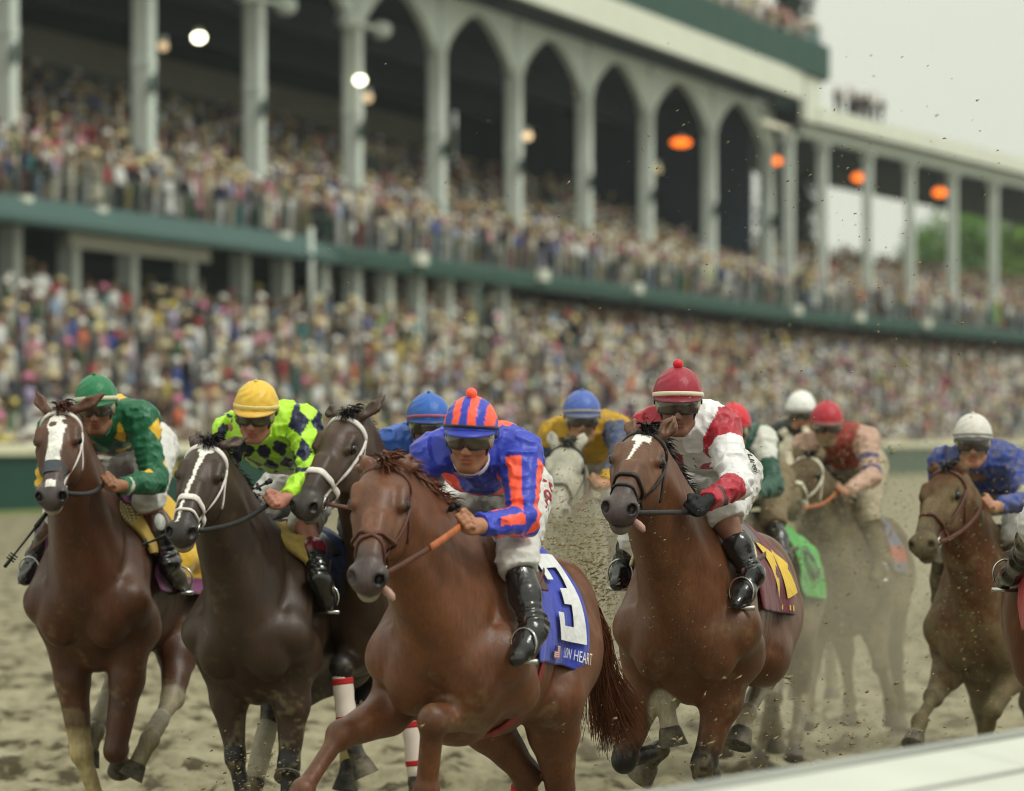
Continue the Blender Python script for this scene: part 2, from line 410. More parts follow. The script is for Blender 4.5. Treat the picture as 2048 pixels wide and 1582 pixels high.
mb = MB(); strip(mb, full, [(-.08, 11.0), (-.02, 11.0), (-.02, 11.07), (-.08, 11.07)]); strip(mb, full, [(-.06, 10.6), (-.02, 10.6), (-.02, 10.63), (-.06, 10.63)])
for s in np.arange(SA, SW, 3.5):
    o = B(s, 0, 0); mb.box((-.03, -.06, 10.2), (.03, -.0, 11.0), frame(s), o)
mb.build('balcony_railing', m_green, gs, smooth=False)
# banners and box lights on the balcony fascia
for x, sz in ((40, .5), (190, .5), (560, .6), (835, .75), (1080, .75), (1270, .7), (1590, .9), (1715, .9), (1850, .8)):
    s = find_s(x, -.3); mb = MB(); mb.box((-sz, -.62, 9.55), (sz, -.29, 10.1), frame(s), B(s, 0, 0)); mb.build('fascia_lamp_box', m_fascia, gs, smooth=False)
# roof, soffit, fascia, rooftop parapet
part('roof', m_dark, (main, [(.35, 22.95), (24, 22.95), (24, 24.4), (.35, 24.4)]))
part('roof_fascia', m_fascia, (main, [(-.05, 22.9), (.34, 22.9), (.34, 24.55), (-.05, 24.55)]))
s_tp = find_s(1662, -.1)
part('parapet', m_green, (np.linspace(SA, s_tp, 20), [(-.02, 24.56), (.2, 24.56), (.2, 26.65), (-.02, 26.65)]))
part('roof_terrace', m_deck, (np.linspace(SA, s_tp, 20), [(.2, 24.45), (.2, 25.6), (9, 26.0), (9, 24.45)]))
part('wall_panel', m_wall, (main[3:], [(22, 19.8), (22, 21.4), (22.2, 21.4), (22.2, 19.8)]))
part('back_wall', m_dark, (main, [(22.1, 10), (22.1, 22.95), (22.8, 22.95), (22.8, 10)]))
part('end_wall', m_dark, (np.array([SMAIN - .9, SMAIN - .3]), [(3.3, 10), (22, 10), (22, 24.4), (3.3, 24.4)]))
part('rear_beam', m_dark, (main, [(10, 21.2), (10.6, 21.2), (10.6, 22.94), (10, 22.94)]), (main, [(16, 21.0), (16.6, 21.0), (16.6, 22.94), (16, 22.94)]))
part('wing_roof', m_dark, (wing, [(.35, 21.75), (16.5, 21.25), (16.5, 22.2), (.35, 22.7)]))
part('wing_fascia', m_fascia, (wing, [(-.05, 21.7), (.34, 21.7), (.34, 22.75), (-.05, 22.75)]))
part('wing_beam', m_paint, (wing, [(1.0, 20.9), (1.5, 20.9), (1.5, 21.72), (1.0, 21.72)]))
mb = MB(); f0 = frame(SMAIN); mb.box((-.1, -.05, 21.7), (5.2, .34, 24.5), f0, B(SMAIN, 0, 0)); mb.build('fascia_return', m_fascia, gs, smooth=False)
WC = 3.2
COLX = [-270, 10, 287, 508, 705, 873, 1027, 1168, 1292, 1418, 1533]
CS = [find_s(x, WC) for x in COLX]; CS = [CS[0] - 17.9 * k for k in (3, 2, 1)] + CS
for s in CS:
    mb = MB(); fr = frame(s); o = B(s, WC, 0)
    h = .40
    for (z0, z1, q) in ((10.0, 20.2, h), (11.6, 11.9, h * 1.06), (16.2, 16.5, h * 1.08), (20.2, 20.55, h * 1.22), (20.55, 22.4, h * .98)):
        r = q * .78
        v = [A(a, b, z) for z in (z0, z1) for a, b in ((-q, -r), (-r, -q), (r, -q), (q, -r), (q, r), (r, q), (-r, q), (-q, r))]
        mb.add(o + np.array(v) @ fr, [(k, (k + 1) % 8, 8 + (k + 1) % 8, 8 + k) for k in range(8)] + [tuple(range(8))[::-1], tuple(range(8, 16))])
    cobj = mb.build('column', m_paint, gs, smooth=False)
    mb = MB(); mb.box((-.56, -.50, 15.2), (-.1, -.47, 15.9), fr, o); mb.build('green_plate', m_green, cobj, smooth=False)
for x, wy in ((508, 0), (705, 0)):
    s = find_s(x, WC); z = CAMH + (880 - (0 if x == 508 else 50)) / F * B(s, WC, 0)[1]
    for q in (-1, 1):
        mb = MB(); mb.ball(B(s + q * .0, WC, 0) + frame(s)[0] * q * 3.2 + A(0, 0, z) + frame(s)[1] * -.5, (.5, .5, .42)); mb.tube([B(s, WC - .5, z), B(s, WC - .5, z) + frame(s)[0] * q * 3.0], .12)
        mb.build('floodlight', m_paint, gs)
# arches between the columns
for i in range(len(CS) - 1):
    a, b = CS[i] + .40, CS[i + 1] - .40; n = 24; top_z = 22.93; pts = []
    for j in range(n + 1):
        u = j / n; d = min(u, 1 - u) * 2; z = 19.9 + 2.6 * (1 - (1 - .82 * d) ** 2.1) / .9727; pts.append((a + (b - a) * u, z))
    vs, f = [], []
    for w in (WC - .2, WC + .2):
        for s, z in pts: vs += [B(s, w, z), B(s, w, top_z)]
    m_ = 2 * (n + 1)
    for j in range(n): q = 2 * j; f += [(q, q + 2, q + 3, q + 1), (m_ + q, m_ + q + 1, m_ + q + 3, m_ + q + 2), (q, m_ + q, m_ + q + 2, q + 2)]
    f += [(0, 1, m_ + 1, m_), (m_ - 2, 2 * m_ - 2, 2 * m_ - 1, m_ - 1)]
    mesh_obj('arch', vs, f, m_paint, gs, smooth=False)
for x in (1577, 1645, 1735, 1820, 1905, 1987, 2070):
    s = find_s(x, 1.2); mb = MB(); mb.box((-.3, -.3, 10), (.3, .3, 20.9), frame(s), B(s, 1.2, 0)); mb.box((-.42, -.42, 20.4), (.42, .42, 20.88), frame(s), B(s, 1.2, 0)); mb.build('wing_column', m_paint, gs, smooth=False)
for x in (-914, -922, -929, -936, -943, -950, -957, -964, -971, -60, 20, 138, 255, 372, 480, 562, 640, 705, 770, 830, 890, 945, 1000):
    s = find_s(x, .8) if x > -100 else -(x + 1000.); mb = MB(); mb.box((-.42, -.3, 5.9), (.42, .3, 9.19), frame(s), B(s, .8, 0)); mb.build('pillar', m_paint, gs, smooth=False)
mb = MB(); ss = np.linspace(find_s(140, .3), find_s(420, .3), 8); strip(mb, ss, [(.28, 8.65), (.42, 8.65), (.42, 9.19), (.28, 9.19)]); mb.build('sign_board', m_fascia, gs, smooth=False)
# thin green poles standing in the lower seats
for x, w, zt in ((622, -1.5, 10.3), (960, -4, 8.4), (590, -8, 4.5)):
    s = find_s(x, w); mb = MB(); mb.tube([B(s, w, LOWER(w)), B(s, w, zt)], .11, 8); o = mb.build('pole', m_paint if x == 622 else m_green)
    tag(o, {622: 'pale slim post rising to the balcony fascia above the lower crowd', 960: 'slim green post among the lower crowd above the striped cap', 590: 'short green post in the lower crowd above the yellow cap'}[x], 'post', 'posts in the lower stand')
# fence along the outside of the track
fe = empty('fence', B(0, -12.1, 0), 'dark green boarded track fence topped by a pale rail', 'fence')
mb = MB(); strip(mb, np.linspace(SA, SW, 40), [(-12.15, .0), (-12.05, .0), (-12.05, 1.5), (-12.15, 1.5)]); mb.build('panel', m_dgreen, fe, smooth=False)
mb = MB(); strip(mb, np.linspace(SA, SW, 40), [(-12.30, 1.5), (-11.95, 1.5), (-11.95, 1.74), (-12.1, 1.80), (-12.30, 1.74)]); mb.build('top_rail', m_rail, fe, smooth=False)
mb = MB(); strip(mb, np.linspace(SA, find_s(2200, -13), 40), [(-13.6, -.02), (-12.16, -.02), (-12.16, .03), (-13.6, .012)])
tag(mb.build('grass_verge', bld_mat('grass_strip', srgb(112, 124, 62), noise=.3, nscale=3), smooth=False), kind='structure')
for x0, x1, c, nm in ((318, 352, srgb(196, 170, 60), 'yellow'),):
    mb = MB(); sa, sb = find_s(x0, -12.2), find_s(x1, -12.2); strip(mb, [sa, sb], [(-12.19, .9), (-12.17, .9), (-12.17, 1.46), (-12.19, 1.46)])
    tag(mb.build('banner', bld_mat('banner_' + nm, c), smooth=False), 'small yellow banner hung on the dark green fence', 'banner')
# lamps in the stand
def lamp(x, y, w, r, c, st, label, kind):
    s = find_s(x, w); Y = B(s, w, 0)[1]; z = CAMH + (880 - y) / F * Y; o = empty('lamp', (*B(s, w, 0)[:2], z), label, 'lamp', kind); p = B(s, w, z)
    mb = MB(); mb.ball(p, r); mb.build('bulb', mat('lamp_%s' % label.split()[0], c, emit=(c, st)), o)
    mb = MB(); mb.tube([p + A(0, 0, r[2] * .7), p + A(0, 0, r[2] + .18)], .16, 10); mb.build('lamp_holder', m_paint, o)
WARM, TAN, HEAT = srgb(255, 250, 215), srgb(238, 205, 160), srgb(255, 120, 30)
lamp(398, 75, 6, (.26, .26, .2), WARM, 9, 'dazzling white ceiling lamp between the second and third columns from the left', 'white stand lamps')
lamp(720, 160, 2.4, (.24, .24, .2), WARM, 7, 'brilliant white lamp in front of the column with floodlight drums', 'white stand lamps')
lamp(326, 92, 5, (.2, .2, .2), TAN, .9, 'dull tan lamp beside the leftmost bright lamp', 'tan stand lamps')
lamp(735, 195, 3.9, (.22, .22, .24), TAN, .9, 'faint tan lamp just below the white lamp', 'tan stand lamps')
lamp(1055, 272, 3.9, (.24, .24, .24), TAN, 1.5, 'pale tan lamp right of the fourth arch column', 'tan stand lamps')
lamp(1315, 338, 3.9, (.24, .24, .24), srgb(190, 175, 130), .7, 'dim tan lamp low on a right hand column', 'tan stand lamps')
lamp(1362, 285, 6, (.62, .3, .26), HEAT, 2.2, 'orange heater lamp in the last arch bays, leftmost of four', 'orange heater lamps')
lamp(1548, 322, 3, (.5, .3, .26), HEAT, 2.2, 'orange heater lamp in front of the last tall column', 'orange heater lamps')
lamp(1718, 355, 3, (.46, .3, .28), HEAT, 2.2, 'orange heater lamp above the gap of bright sky', 'orange heater lamps')
lamp(1880, 385, 3, (.5, .3, .3), HEAT, 2.0, 'orange heater lamp against the green tree, rightmost', 'orange heater lamps')
s = find_s(1578, 1.0); mb = MB(); mb.box((-5, -.1, 21.2), (5, .1, 21.5), frame(s), B(s, 1.8, 0))
tag(mb.build('tube_lamp', mat('tube_lamp', srgb(235, 230, 205), emit=(srgb(235, 230, 205), .35)), smooth=False), 'long pale strip light under the roof where the arches end', 'lamp')
# trees beyond the end of the stand
def tree(x, y0, y1, Y, wpx, label, seed, c0):
    g = np.random.default_rng(seed); b = P(x, 880, Y); zt = CAMH + (880 - y0) / F * Y; R = wpx / F * Y / 2; h = zt - 4
    o = empty('tree', (b[0], b[1], 0), label, 'tree', 'trees behind the stand'); mb = MB(); base = A(b[0], b[1], 0)
    mb.tube([base, base + A(.3, 0, h * .3), base + A(-.2, .2, h * .6), base + A(.1, 0, h * .85)], [.8, .6, .4, .15], 10)
    for k in range(9):
        a = g.uniform(0, 6.28); z = h * g.uniform(.25, .6); mb.tube([base + A(0, 0, z), base + A(math.cos(a) * R * .4, math.sin(a) * R * .4, z + h * .12), base + A(math.cos(a) * R * .8, math.sin(a) * R * .8, z + h * .3)], [.35, .22, .08], 7)
    mb.build('trunk', bld_mat('bark', srgb(90, 78, 64), noise=.3, nscale=2), o)
    vs, fs, cs = [], [], []; n = 0
    for k in range(240):
        d = nrm(g.normal(0, 1, 3)); r = g.uniform(.1, 1) ** .45; cc = base + A(0, 0, 3 + h * .54) + d * r * A(R, R, h * .56); cr = g.uniform(.9, 2.3); tint = c0 * g.uniform(.6, 1.4)
        for q in range(80):
            dd = nrm(g.normal(0, 1, 3)); p = cc + dd * cr * g.uniform(.5, 1); t1 = nrm(np.cross(dd, g.normal(0, 1, 3))); t2 = nrm(np.cross(dd, t1) + dd * g.normal(0, .6)); l = g.uniform(.18, .36)
            vs += [p - t1 * l, p + t2 * l * .6, p + t1 * l, p - t2 * l * .6]; cs += [tint * g.uniform(.8, 1.2)] * 4
    f = np.arange(len(vs)).reshape(-1, 4); mesh_obj('crown', np.array(vs), f, mat('leaves', attr=True, rough=.7, spec=.2), o, np.array(cs), smooth=False)
tree(1940, 360, 560, 560, 240, 'big light green tree seen between the last stand columns', 1, srgb(104, 142, 70))
tree(2060, 366, 560, 545, 160, 'yellow green tree cut by the right edge behind the stand', 2, srgb(118, 150, 74))
tree(1838, 470, 560, 600, 80, 'smaller darker tree at the left of the green trees', 3, srgb(84, 124, 76))
tree(1578, -40, 60, 420, 60, 'dark treetop above the rooftop terrace', 4, srgb(40, 58, 52))
# the white inner rail in the right foreground
r0, r1 = P(1430, 1582, 13.0), P(2048, 1475, 15.3); dr = nrm((r1 - r0) * A(1, 1, 0)); side = A(dr[1], -dr[0], 0)
ro = empty('running_rail', (r0[0], r0[1], 0), 'smooth white plastic running rail in the right foreground', 'rail')
prof = [(-.05, -.10), (-.055, -.02), (-.03, .0), (.01, .002), (.03, -.004), (.06, -.012), (.16, -.035), (.30, -.085), (.42, -.16), (.50, -.26), (.50, -.30), (.40, -.28), (.10, -.13), (.0, -.12)]
for k in range(-3, 14):
    mb = MB(); a = r0 + dr * (k * 2.44 - 3 + .003); b = a + dr * 2.434; vs = []
    for e in np.linspace(0, 1, 6):
        for (u, z) in prof: q = a + (b - a) * e; vs.append(A(q[0] + side[0] * u, q[1] + side[1] * u, 1.1 + z))
    n = len(prof); f = [(i * n + j, (i + 1) * n + j, (i + 1) * n + (j + 1) % n, i * n + (j + 1) % n) for i in range(5) for j in range(n)] + [tuple(range(n)), tuple(5 * n + j for j in range(n))[::-1]]
    mb.add(vs, f); mb.build('cover', mat('rail_plastic', srgb(194, 196, 185), rough=.35, spec=.4, noise=.05, nscale=1.5), ro, smooth=False)
    mb = MB()
    for (u, z, r) in ((-.02, .006, .016), (.20, -.046, .005), (.46, -.20, .006)): mb.tube([A(a[0] + side[0] * u, a[1] + side[1] * u, 1.1 + z), A(b[0] + side[0] * u, b[1] + side[1] * u, 1.1 + z)], r, 8)
    mb.build('edge_bead', mat('rail_bead', srgb(150, 152, 146), rough=.4), ro)
    mb = MB(); q = a + dr * .06; mb.tube([A(q[0], q[1], .98), A(q[0] + side[0] * .45, q[1] + side[1] * .45, -.1)], .035, 10); mb.build('rail_post', m_steel if 'm_steel' in globals() else mat('steel', (.5, .5, .48), rough=.25, metal=1), ro)
# ---------------------------------------------------------------- horses
MUD = srgb(150, 135, 100)
def M_coat(k):
    return mat('coat_' + k, attr=True, rough={'wet': .43, 'dull': .66}[k], spec={'wet': .42, 'dull': .15}[k], noise=.24, nscale=9, hairy=.26, dirt=-.25, dscale=55, dirtcol=(.22, .18, .13),
               sheen=.0)
m_eye = mat('horse_eye', (.010, .006, .004), rough=.12, spec=.45)
m_hoof = mat('hoof_horn', (.045, .04, .034), rough=.6, noise=.4, nscale=30, dirt=.55)
m_steel = mat('steel', (.5, .5, .48), rough=.25, metal=1)
m_tongue = mat('tongue', srgb(170, 134, 122), rough=.4, noise=.1)
STRAP = {'white': mat('strap_white', srgb(222, 214, 210), rough=.5, noise=.12, nscale=30, dirt=.25, dscale=25),
         'brown': mat('strap_brown', srgb(84, 48, 36), rough=.45, noise=.2, nscale=30, bump=.1),
         'black': mat('strap_black', srgb(34, 31, 30), rough=.4, noise=.2, nscale=30, bump=.1),
         'orange': mat('rein_orange', srgb(168, 96, 58), rough=.5, noise=.2, nscale=30),
         'pale': mat('strap_pale', srgb(205, 200, 180), rough=.6, noise=.2, nscale=20, dirt=.4)}
FOAM = mat('foam_pad', srgb(178, 152, 84), rough=.9, noise=.18, nscale=30, bump=.5, bscale=180)

def hair(name, roots, dirs, L, colr, parent, n=260, w=.006, wild=.3, droop=.5, seed=1):
    """hair as many thin tapered ribbons; roots (m,3) path, dirs (m,3) growing direction"""
    g = np.random.default_rng(seed); mb = MB(); roots = np.array(roots); dirs = np.array(dirs); m = len(roots)
    for i in range(n):
        t = g.random() * (m - 1); a = int(min(t, m - 2)); u = t - a
        p = roots[a] * (1 - u) + roots[a + 1] * u + g.normal(0, .012, 3)
        d = nrm(nrm(dirs[a] * (1 - u) + dirs[a + 1] * u) + g.normal(0, wild, 3))
        l = L * g.uniform(.6, 1.1); pts = [p]; q = p.copy(); dd = d.copy()
        for k in range(6):
            q = q + dd * l / 6; dd = nrm(dd + A(0, 0, -droop / 6) + g.normal(0, wild * .25, 3)); pts.append(q.copy())
        sd = nrm(np.cross(d, g.normal(0, 1, 3))); vs = []; 
        for k, q in enumerate(pts):
            ww = w * (1 - (k / 6) ** 2 * .9); vs += [q - sd * ww, q + sd * ww]
        mb.add(vs, [(2 * k, 2 * k + 1, 2 * k + 3, 2 * k + 2) for k in range(6)], np.array(colr) * g.uniform(.6, 1.35))
    return mb.build(name, mat('hair_strands', attr=True, rough=.5, spec=.25), parent, usecol=True)

def build_horse(c):
    g = {}
    D = c['D']; Wp = P(*c['withers'], D); psi = math.radians(c['yaw']); pit = math.radians(c.get('pitch', 3))
    fw = A(math.sin(psi) * math.cos(pit), -math.cos(psi) * math.cos(pit), math.sin(pit)); rt = A(math.cos(psi), math.sin(psi), 0); up = np.cross(fw, rt)
    dp = c.get('deep', 1.0); L = lambda f, r, u: Wp + f * fw + r * rt + u * dp * up
    ax = np.array([fw, rt, up]); wd = c.get('width', 1.0)
    T = []
    T += [ell(L(-.36, 0, -.41), (.60, .255 * wd, .36), ax, .05), ell(L(.06, 0, -.40), (.30, .235 * wd, .32), ax, .10),
          ell(L(-.72, 0, -.30), (.38, .25 * wd, .27), ax, .08), ell(L(-.98, 0, -.28), (.33, .24 * wd, .25), ax, .08),
          cap(L(.03, 0, -.07), L(-.30, 0, -.085), .075, .085, .09), cap(L(-.3, 0, -.1), L(-1.0, 0, -.10), .1, .11, .1),
          cap(L(.2, 0, -.46), L(.02, 0, -.70), .15 * wd, .13, .1)]
    for s in (-1, 1):
        T += [cap(L(-.06, s * .13 * wd, -.16), L(.20, s * .185 * wd, -.50), .10, .115, .03),      # scapula
              ell(L(.235, s * .115 * wd, -.55), (.12, .112, .17), ax, .014),                      # breast muscle
              cap(L(.20, s * .19 * wd, -.50), L(-.02, s * .19 * wd, -.62), .10, .105, .045),        # upper arm
              ell(L(-.13, s * .18 * wd, -.42), (.17, .088, .21), ax, .025),                           # triceps
              ell(L(-1.0, s * .15 * wd, -.36), (.28, .155, .30), ax, .06),                          # rump
              ell(L(-.80, s * .19 * wd, -.46), (.17, .10, .25), ax, .06)]                           # thigh front
    # neck and head
    Pp = child(L(.0, 0, -.1), *c['poll'], c.get('neckL', .80), -1); Pm = child(Pp, *c['nose'], .56, -1)
    h = nrm(Pm - Pp); yh = math.atan2(h[0], -h[1]) if 'hyaw' not in c else math.radians(c['hyaw'])
    lat = A(math.cos(yh), math.sin(yh), 0); lat = nrm(lat - h * (lat @ h)); nn = np.cross(h, lat)
    ro = math.radians(c.get('roll', 0)); lat, nn = math.cos(ro) * lat + math.sin(ro) * nn, math.cos(ro) * nn - math.sin(ro) * lat
    H = lambda t, l, n: Pp + h * t + lat * l + nn * n
    hx = np.array([h, lat, nn]); hs = c.get('hs', 1.0)
    nl = nrm(rt + lat)
    N = [cap(L(-.02, 0, -.12), H(-.02, 0, -.10), .14, .085, .10, 1, (nl, .72)),
         cap(L(.10, 0, -.30), H(.05, 0, -.13), .205, .105, .12, 1, (nl, .78)),
         cap(L(.24, 0, -.42), H(.12, 0, -.19), .175, .085, .12, 1, (nl, .80))]
    for s in (-1, 1): N.append(cap(L(.18, s * .09, -.36), H(.08, s * .055, -.14), .075, .05, .05))
    HD = [ell(H(.13, 0, -.045), (.15, .098, .095), hx, .03), ell(H(.24, 0, -.04), (.17, .078, .07), hx, .03),
          cap(H(.18, 0, -.03), H(.50, 0, -.028), .078, .05, .03, 1, (lat, .88)),
          ell(H(.535, 0, -.045), (.075, .066, .062), hx, .03),
          cap(H(.2, 0, -.15), H(.50, 0, -.105), .055, .036, .03),
          ell(H(.535, 0, -.105), (.05, .042, .034), hx, .016)]
    for s in (-1, 1):
        HD += [ell(H(.19, s * .048, -.135), (.135, .045, .105), hx, .03),
               cap(H(.15, s * .078, .012), H(.215, s * .082, .004), .026, .022, .018),          # brow ridge
               cap(H(.23, s * .088, -.038), H(.36, s * .062, -.055), .016, .010, .02),           # facial crest
               cap(H(.30, s * .022, .028), H(.47, s * .018, .012), .02, .018, .025),
               ell(H(.548, s * .047, -.022), (.046, .028, .036), hx, .014),
               ell(H(.195, s * .103, -.012), (.026, .018, .02), hx, .010, -1),
               ell(H(.574, s * .053, -.012), (.026, .017, .020), hx, .008, -1)]
    HD += [ell(H(.60, 0, -.083), (.05, .07, .006), hx, .008, -1)]
    EAR = []; eb = []
    for s, tip in ((-1, c['ears'][0]), (1, c['ears'][1])):
        b = H(.005, s * .062, .005); eb.append(b)
        tp = child(b, *tip, c.get('earL', .155), c.get('earsign', 1)); m1 = b + (tp - b) * .45 + lat * s * .008
        EAR += [cap(b, m1, .024, .029, .02, 1), cap(m1, tp, .029, .005, .02, 1)]
        fr = nrm(nn * .6 + lat * s * .55 + h * .25); fr = nrm(fr - nrm(tp - b) * (fr @ nrm(tp - b)))
        EAR += [cap(b + (tp - b) * .22 + fr * .036, b + (tp - b) * .85 + fr * .022, .020, .007, .008, -1)]
    # legs
    LG = []; lower = []; hooves = []; joints = {}
    for s, key in ((-1, 'fl'), (1, 'fr')):
        E = L(-.0, s * .165 * wd, -.66); spec = c[key]
        K = child(E, spec[0][0], spec[0][1], .41, spec[0][2]); Q = child(K, spec[1][0], spec[1][1], .27, spec[1][2]); Z = child(Q, spec[2][0], spec[2][1], .13, spec[2][2])
        joints[key] = (E, K, Q, Z); fm = E + (K - E) * .38
        LG += [cap(L(.04, s * .17 * wd, -.56), fm, .115, .078, .045), cap(fm, K, .078, .047, .04), ell(K, (.054, .05, .058), ax, .03),
               cap(K, Q, .040, .033, .02), ell(Q, (.044, .044, .044), None, .02), cap(Q, Q + (Z - Q) * .8, .036, .040, .02)]
        lower.append((K, Q, Z)); hooves.append((Q, Z))
    for s, key in ((-1, 'hl'), (1, 'hr')):
        spec = c.get(key)
        if spec is None: continue
        St = L(-.74, s * .17 * wd, -.60)
        if len(spec) > 3: St = child(L(-.98, s * .16 * wd, -.3), *spec[3], .45, -1)
        K = child(St, spec[0][0], spec[0][1], .44, spec[0][2]); Q = child(K, spec[1][0], spec[1][1], .38, spec[1][2]); Z = child(Q, spec[2][0], spec[2][1], .13, spec[2][2])
        joints[key] = (St, K, Q, Z); gm = St + (K - St) * .4
        LG += [cap(L(-.96, s * .145 * wd, -.42), St, .18, .125, .08), cap(St, gm, .125, .092, .05), cap(gm, K, .095, .05, .04), ell(K, (.058, .05, .058), ax, .03),
               cap(K + nrm(K - St) * .03, K + (Q - K) * .3, .045, .036, .03), cap(K, Q, .043, .035, .02), ell(Q, (.046, .046, .046), None, .02), cap(Q, Q + (Z - Q) * .8, .037, .041, .02)]
        lower.append((K, Q, Z)); hooves.append((Q, Z))
    prims = T + LG + N + HD + EAR
    fine = c.get('h', .010)
    gro = []
    if c.get('h', .010) < .0135:
        for fs_, ths, amp, wid in (((-.24, -.16, -.04, .02), (28, 62, 92, 112), .013, .028), ((.10, .19, .26), (24, 58, 92), .012, .030), ((-.60, -.66, -.62), (62, 98, 126), .013, .035), ((-.90, -1.0, -1.06), (40, 75, 100), .010, .03),
                                   ((-.34, -.37), (62, 122), .005, .018), ((-.42, -.45), (64, 122), .005, .018), ((-.50, -.53), (66, 122), .005, .018), ((-.02, .08, .14), (60, 74, 98), .007, .022), ((-.72, -.84, -.92), (30, 52, 84), .007, .03)):
            for s in (-1, 1):
                u = np.linspace(0, 1, 9); fq = np.interp(u, np.linspace(0, 1, len(fs_)), fs_); tq = np.radians(np.interp(u, np.linspace(0, 1, len(ths)), ths)) * s
                o = L(0, 0, -.36) + fq[:, None] * fw; d = np.sin(tq)[:, None] * rt + np.cos(tq)[:, None] * up
                gro.append((march(T + LG, o, d, .6, 60), amp, wid))
    def grooves(p):
        r = np.zeros(len(p))
        for pts, amp, wid in gro:
            m = np.linalg.norm(p - pts.mean(0), axis=1) < .45; 
            if not m.any(): continue
            q = p[m]; dm = np.full(len(q), 9.)
            for a, b in zip(pts[:-1], pts[1:]): dm = np.minimum(dm, seg_t(q, a, b)[1])
            r[m] += amp * np.exp(-(dm / wid) ** 2)
        return r
    dsp = lambda p: grooves(p) + .014 * (vnoise(p * A(1, 1, .55), 7, 3) - .5) + .005 * (vnoise(p * A(1, 1, .6), 19, 5) - .5)
    v, f = sdf_mesh(prims, fine, dsp)
    # ---- coat colours that belong to the animal
    coat, dark, muz = c['coat'], c.get('dark', srgb(26, 20, 17)), c.get('muzzle', srgb(50, 42, 40))
    col = np.tile(coat, (len(v), 1)).astype(float)
    big = vnoise(v, 3.2, 11)[:, None]; col *= .80 + .4 * big
    q = v - Pp; t_, l_, n_ = q @ h, q @ lat, q @ nn
    inhead = (t_ > .0) & (t_ < .66) & (np.abs(l_) < .14) & (n_ > -.26) & (n_ < .12)
    def mixc(w, k): 
        nonlocal col
        w = np.asarray(w)[:, None]; col = col * (1 - w) + np.array(k) * w
    if c.get('points', 1):
        for (K, Q, Z) in lower:
            w = np.zeros(len(v))
            for a, b in ((K, Q), (Q, Z)):
                t, d = seg_t(v, a, b); w = np.maximum(w, sstep(-d, -.10, -.065))
            kd = np.linalg.norm(v - K, axis=1); w = np.maximum(w, sstep(-kd, -.13, -.06)); mixc(w * c.get('points', 1), dark)
    for key, (k0, kc) in c.get('socks', {}).items():
        _, K, Q, Z = joints[key]; w = np.zeros(len(v))
        for a, b in ((K + (Q - K) * k0, Q), (Q, Z)):
            t, d = seg_t(v, a, b); w = np.maximum(w, sstep(-d, -.09, -.06))
        mixc(w, kc)
    w = inhead * sstep(t_ + .06 * (vnoise(v, 14, 2) - .5), .36, .52) * c.get('muzw', .85); mixc(w, muz)
    for s in (-1, 1):
        d = np.linalg.norm((q - (h * .574 + lat * s * .052 - nn * .012)) / A(1, 1, 1), axis=1); mixc(sstep(-d, -.036, -.016), srgb(18, 14, 13))
        d = np.linalg.norm(q - (h * .195 + lat * s * .1 - nn * .012), axis=1); mixc(sstep(-d, -.05, -.025) * .7, srgb(24, 18, 14))
        b = eb[(s + 1) // 2]; d = np.linalg.norm(v - b, axis=1)
    mixc(inhead * sstep(t_, .545, .575) * (np.abs(n_ + .083) < .011) * .8, srgb(20, 15, 13))
    if 'lip' in c: mixc(inhead * sstep(-n_, .085, .10) * sstep(t_, .48, .53), c['lip'])
    if 'blaze' in c:
        wob = .012 * (vnoise(v, 16, 4) - .5)
        w = c['blaze'](t_, l_ + wob) * inhead * (n_ > -.05); mixc(w, srgb(226, 222, 214))
    lowm = 1 - np.clip((v[:, 2] - .25) / 1.0, 0, 1); spl = vnoise(v, 7, 31) * .45 + vnoise(v, 21, 32) * .3 + vnoise(v, 60, 33) * .25
    mixc(sstep(spl + .22 * lowm, .66, .84) * .55 * (.25 + lowm), MUD * .75)
    if 'mud' in c:
        nz_ = vnoise(v, 5, 21) * .5 + vnoise(v, 17, 22) * .3 + vnoise(v, 50, 23) * .2
        hg = 1 - np.clip(v[:, 2] / 2.0, 0, 1); mixc(np.clip(sstep(nz_ + .35 * hg, .62 - .35 * c['mud'], .95 - .3 * c['mud']), 0, 1) * min(.92, .35 + .6 * c['mud']), MUD * c.get('mudk', .8))
    top = empty('horse', (Wp[0], Wp[1], 0), c['label'], 'horse', 'racehorses galloping down the track')
    mesh_obj('body', v, f, M_coat('dull' if c.get('mud', 0) > .5 else 'wet'), top, np.clip(col, .004, .9))
    for s in (-1, 1):
        mb = MB(); mb.ball(H(.195, s * .091, -.012), .0235, n=16, m=10); mb.build('eye', m_eye, top)
    for (Q, Z) in hooves:
        d = nrm(Z - Q); a = Z - d * .055; b = Z + d * .028
        mb = MB(); mb.tube([a, a + d * .012, b - d * .004, b, b - d * .002], [.040, .046, .061, .062, .05], 16)
        o = mb.build('hoof', m_hoof, top); 
    # ---- bridle
    hp = HD
    def HS(t, ph, off=.002):
        t, ph = np.broadcast_arrays(np.array(t, float), np.radians(np.array(ph, float)))
        o = Pp + t[:, None] * h - nn * .07; d = np.cos(ph)[:, None] * nn + np.sin(ph)[:, None] * lat
        p = march(hp, o, d, .3, 70); return p + d * off, d
    br = c.get('bridle'); bits = {}
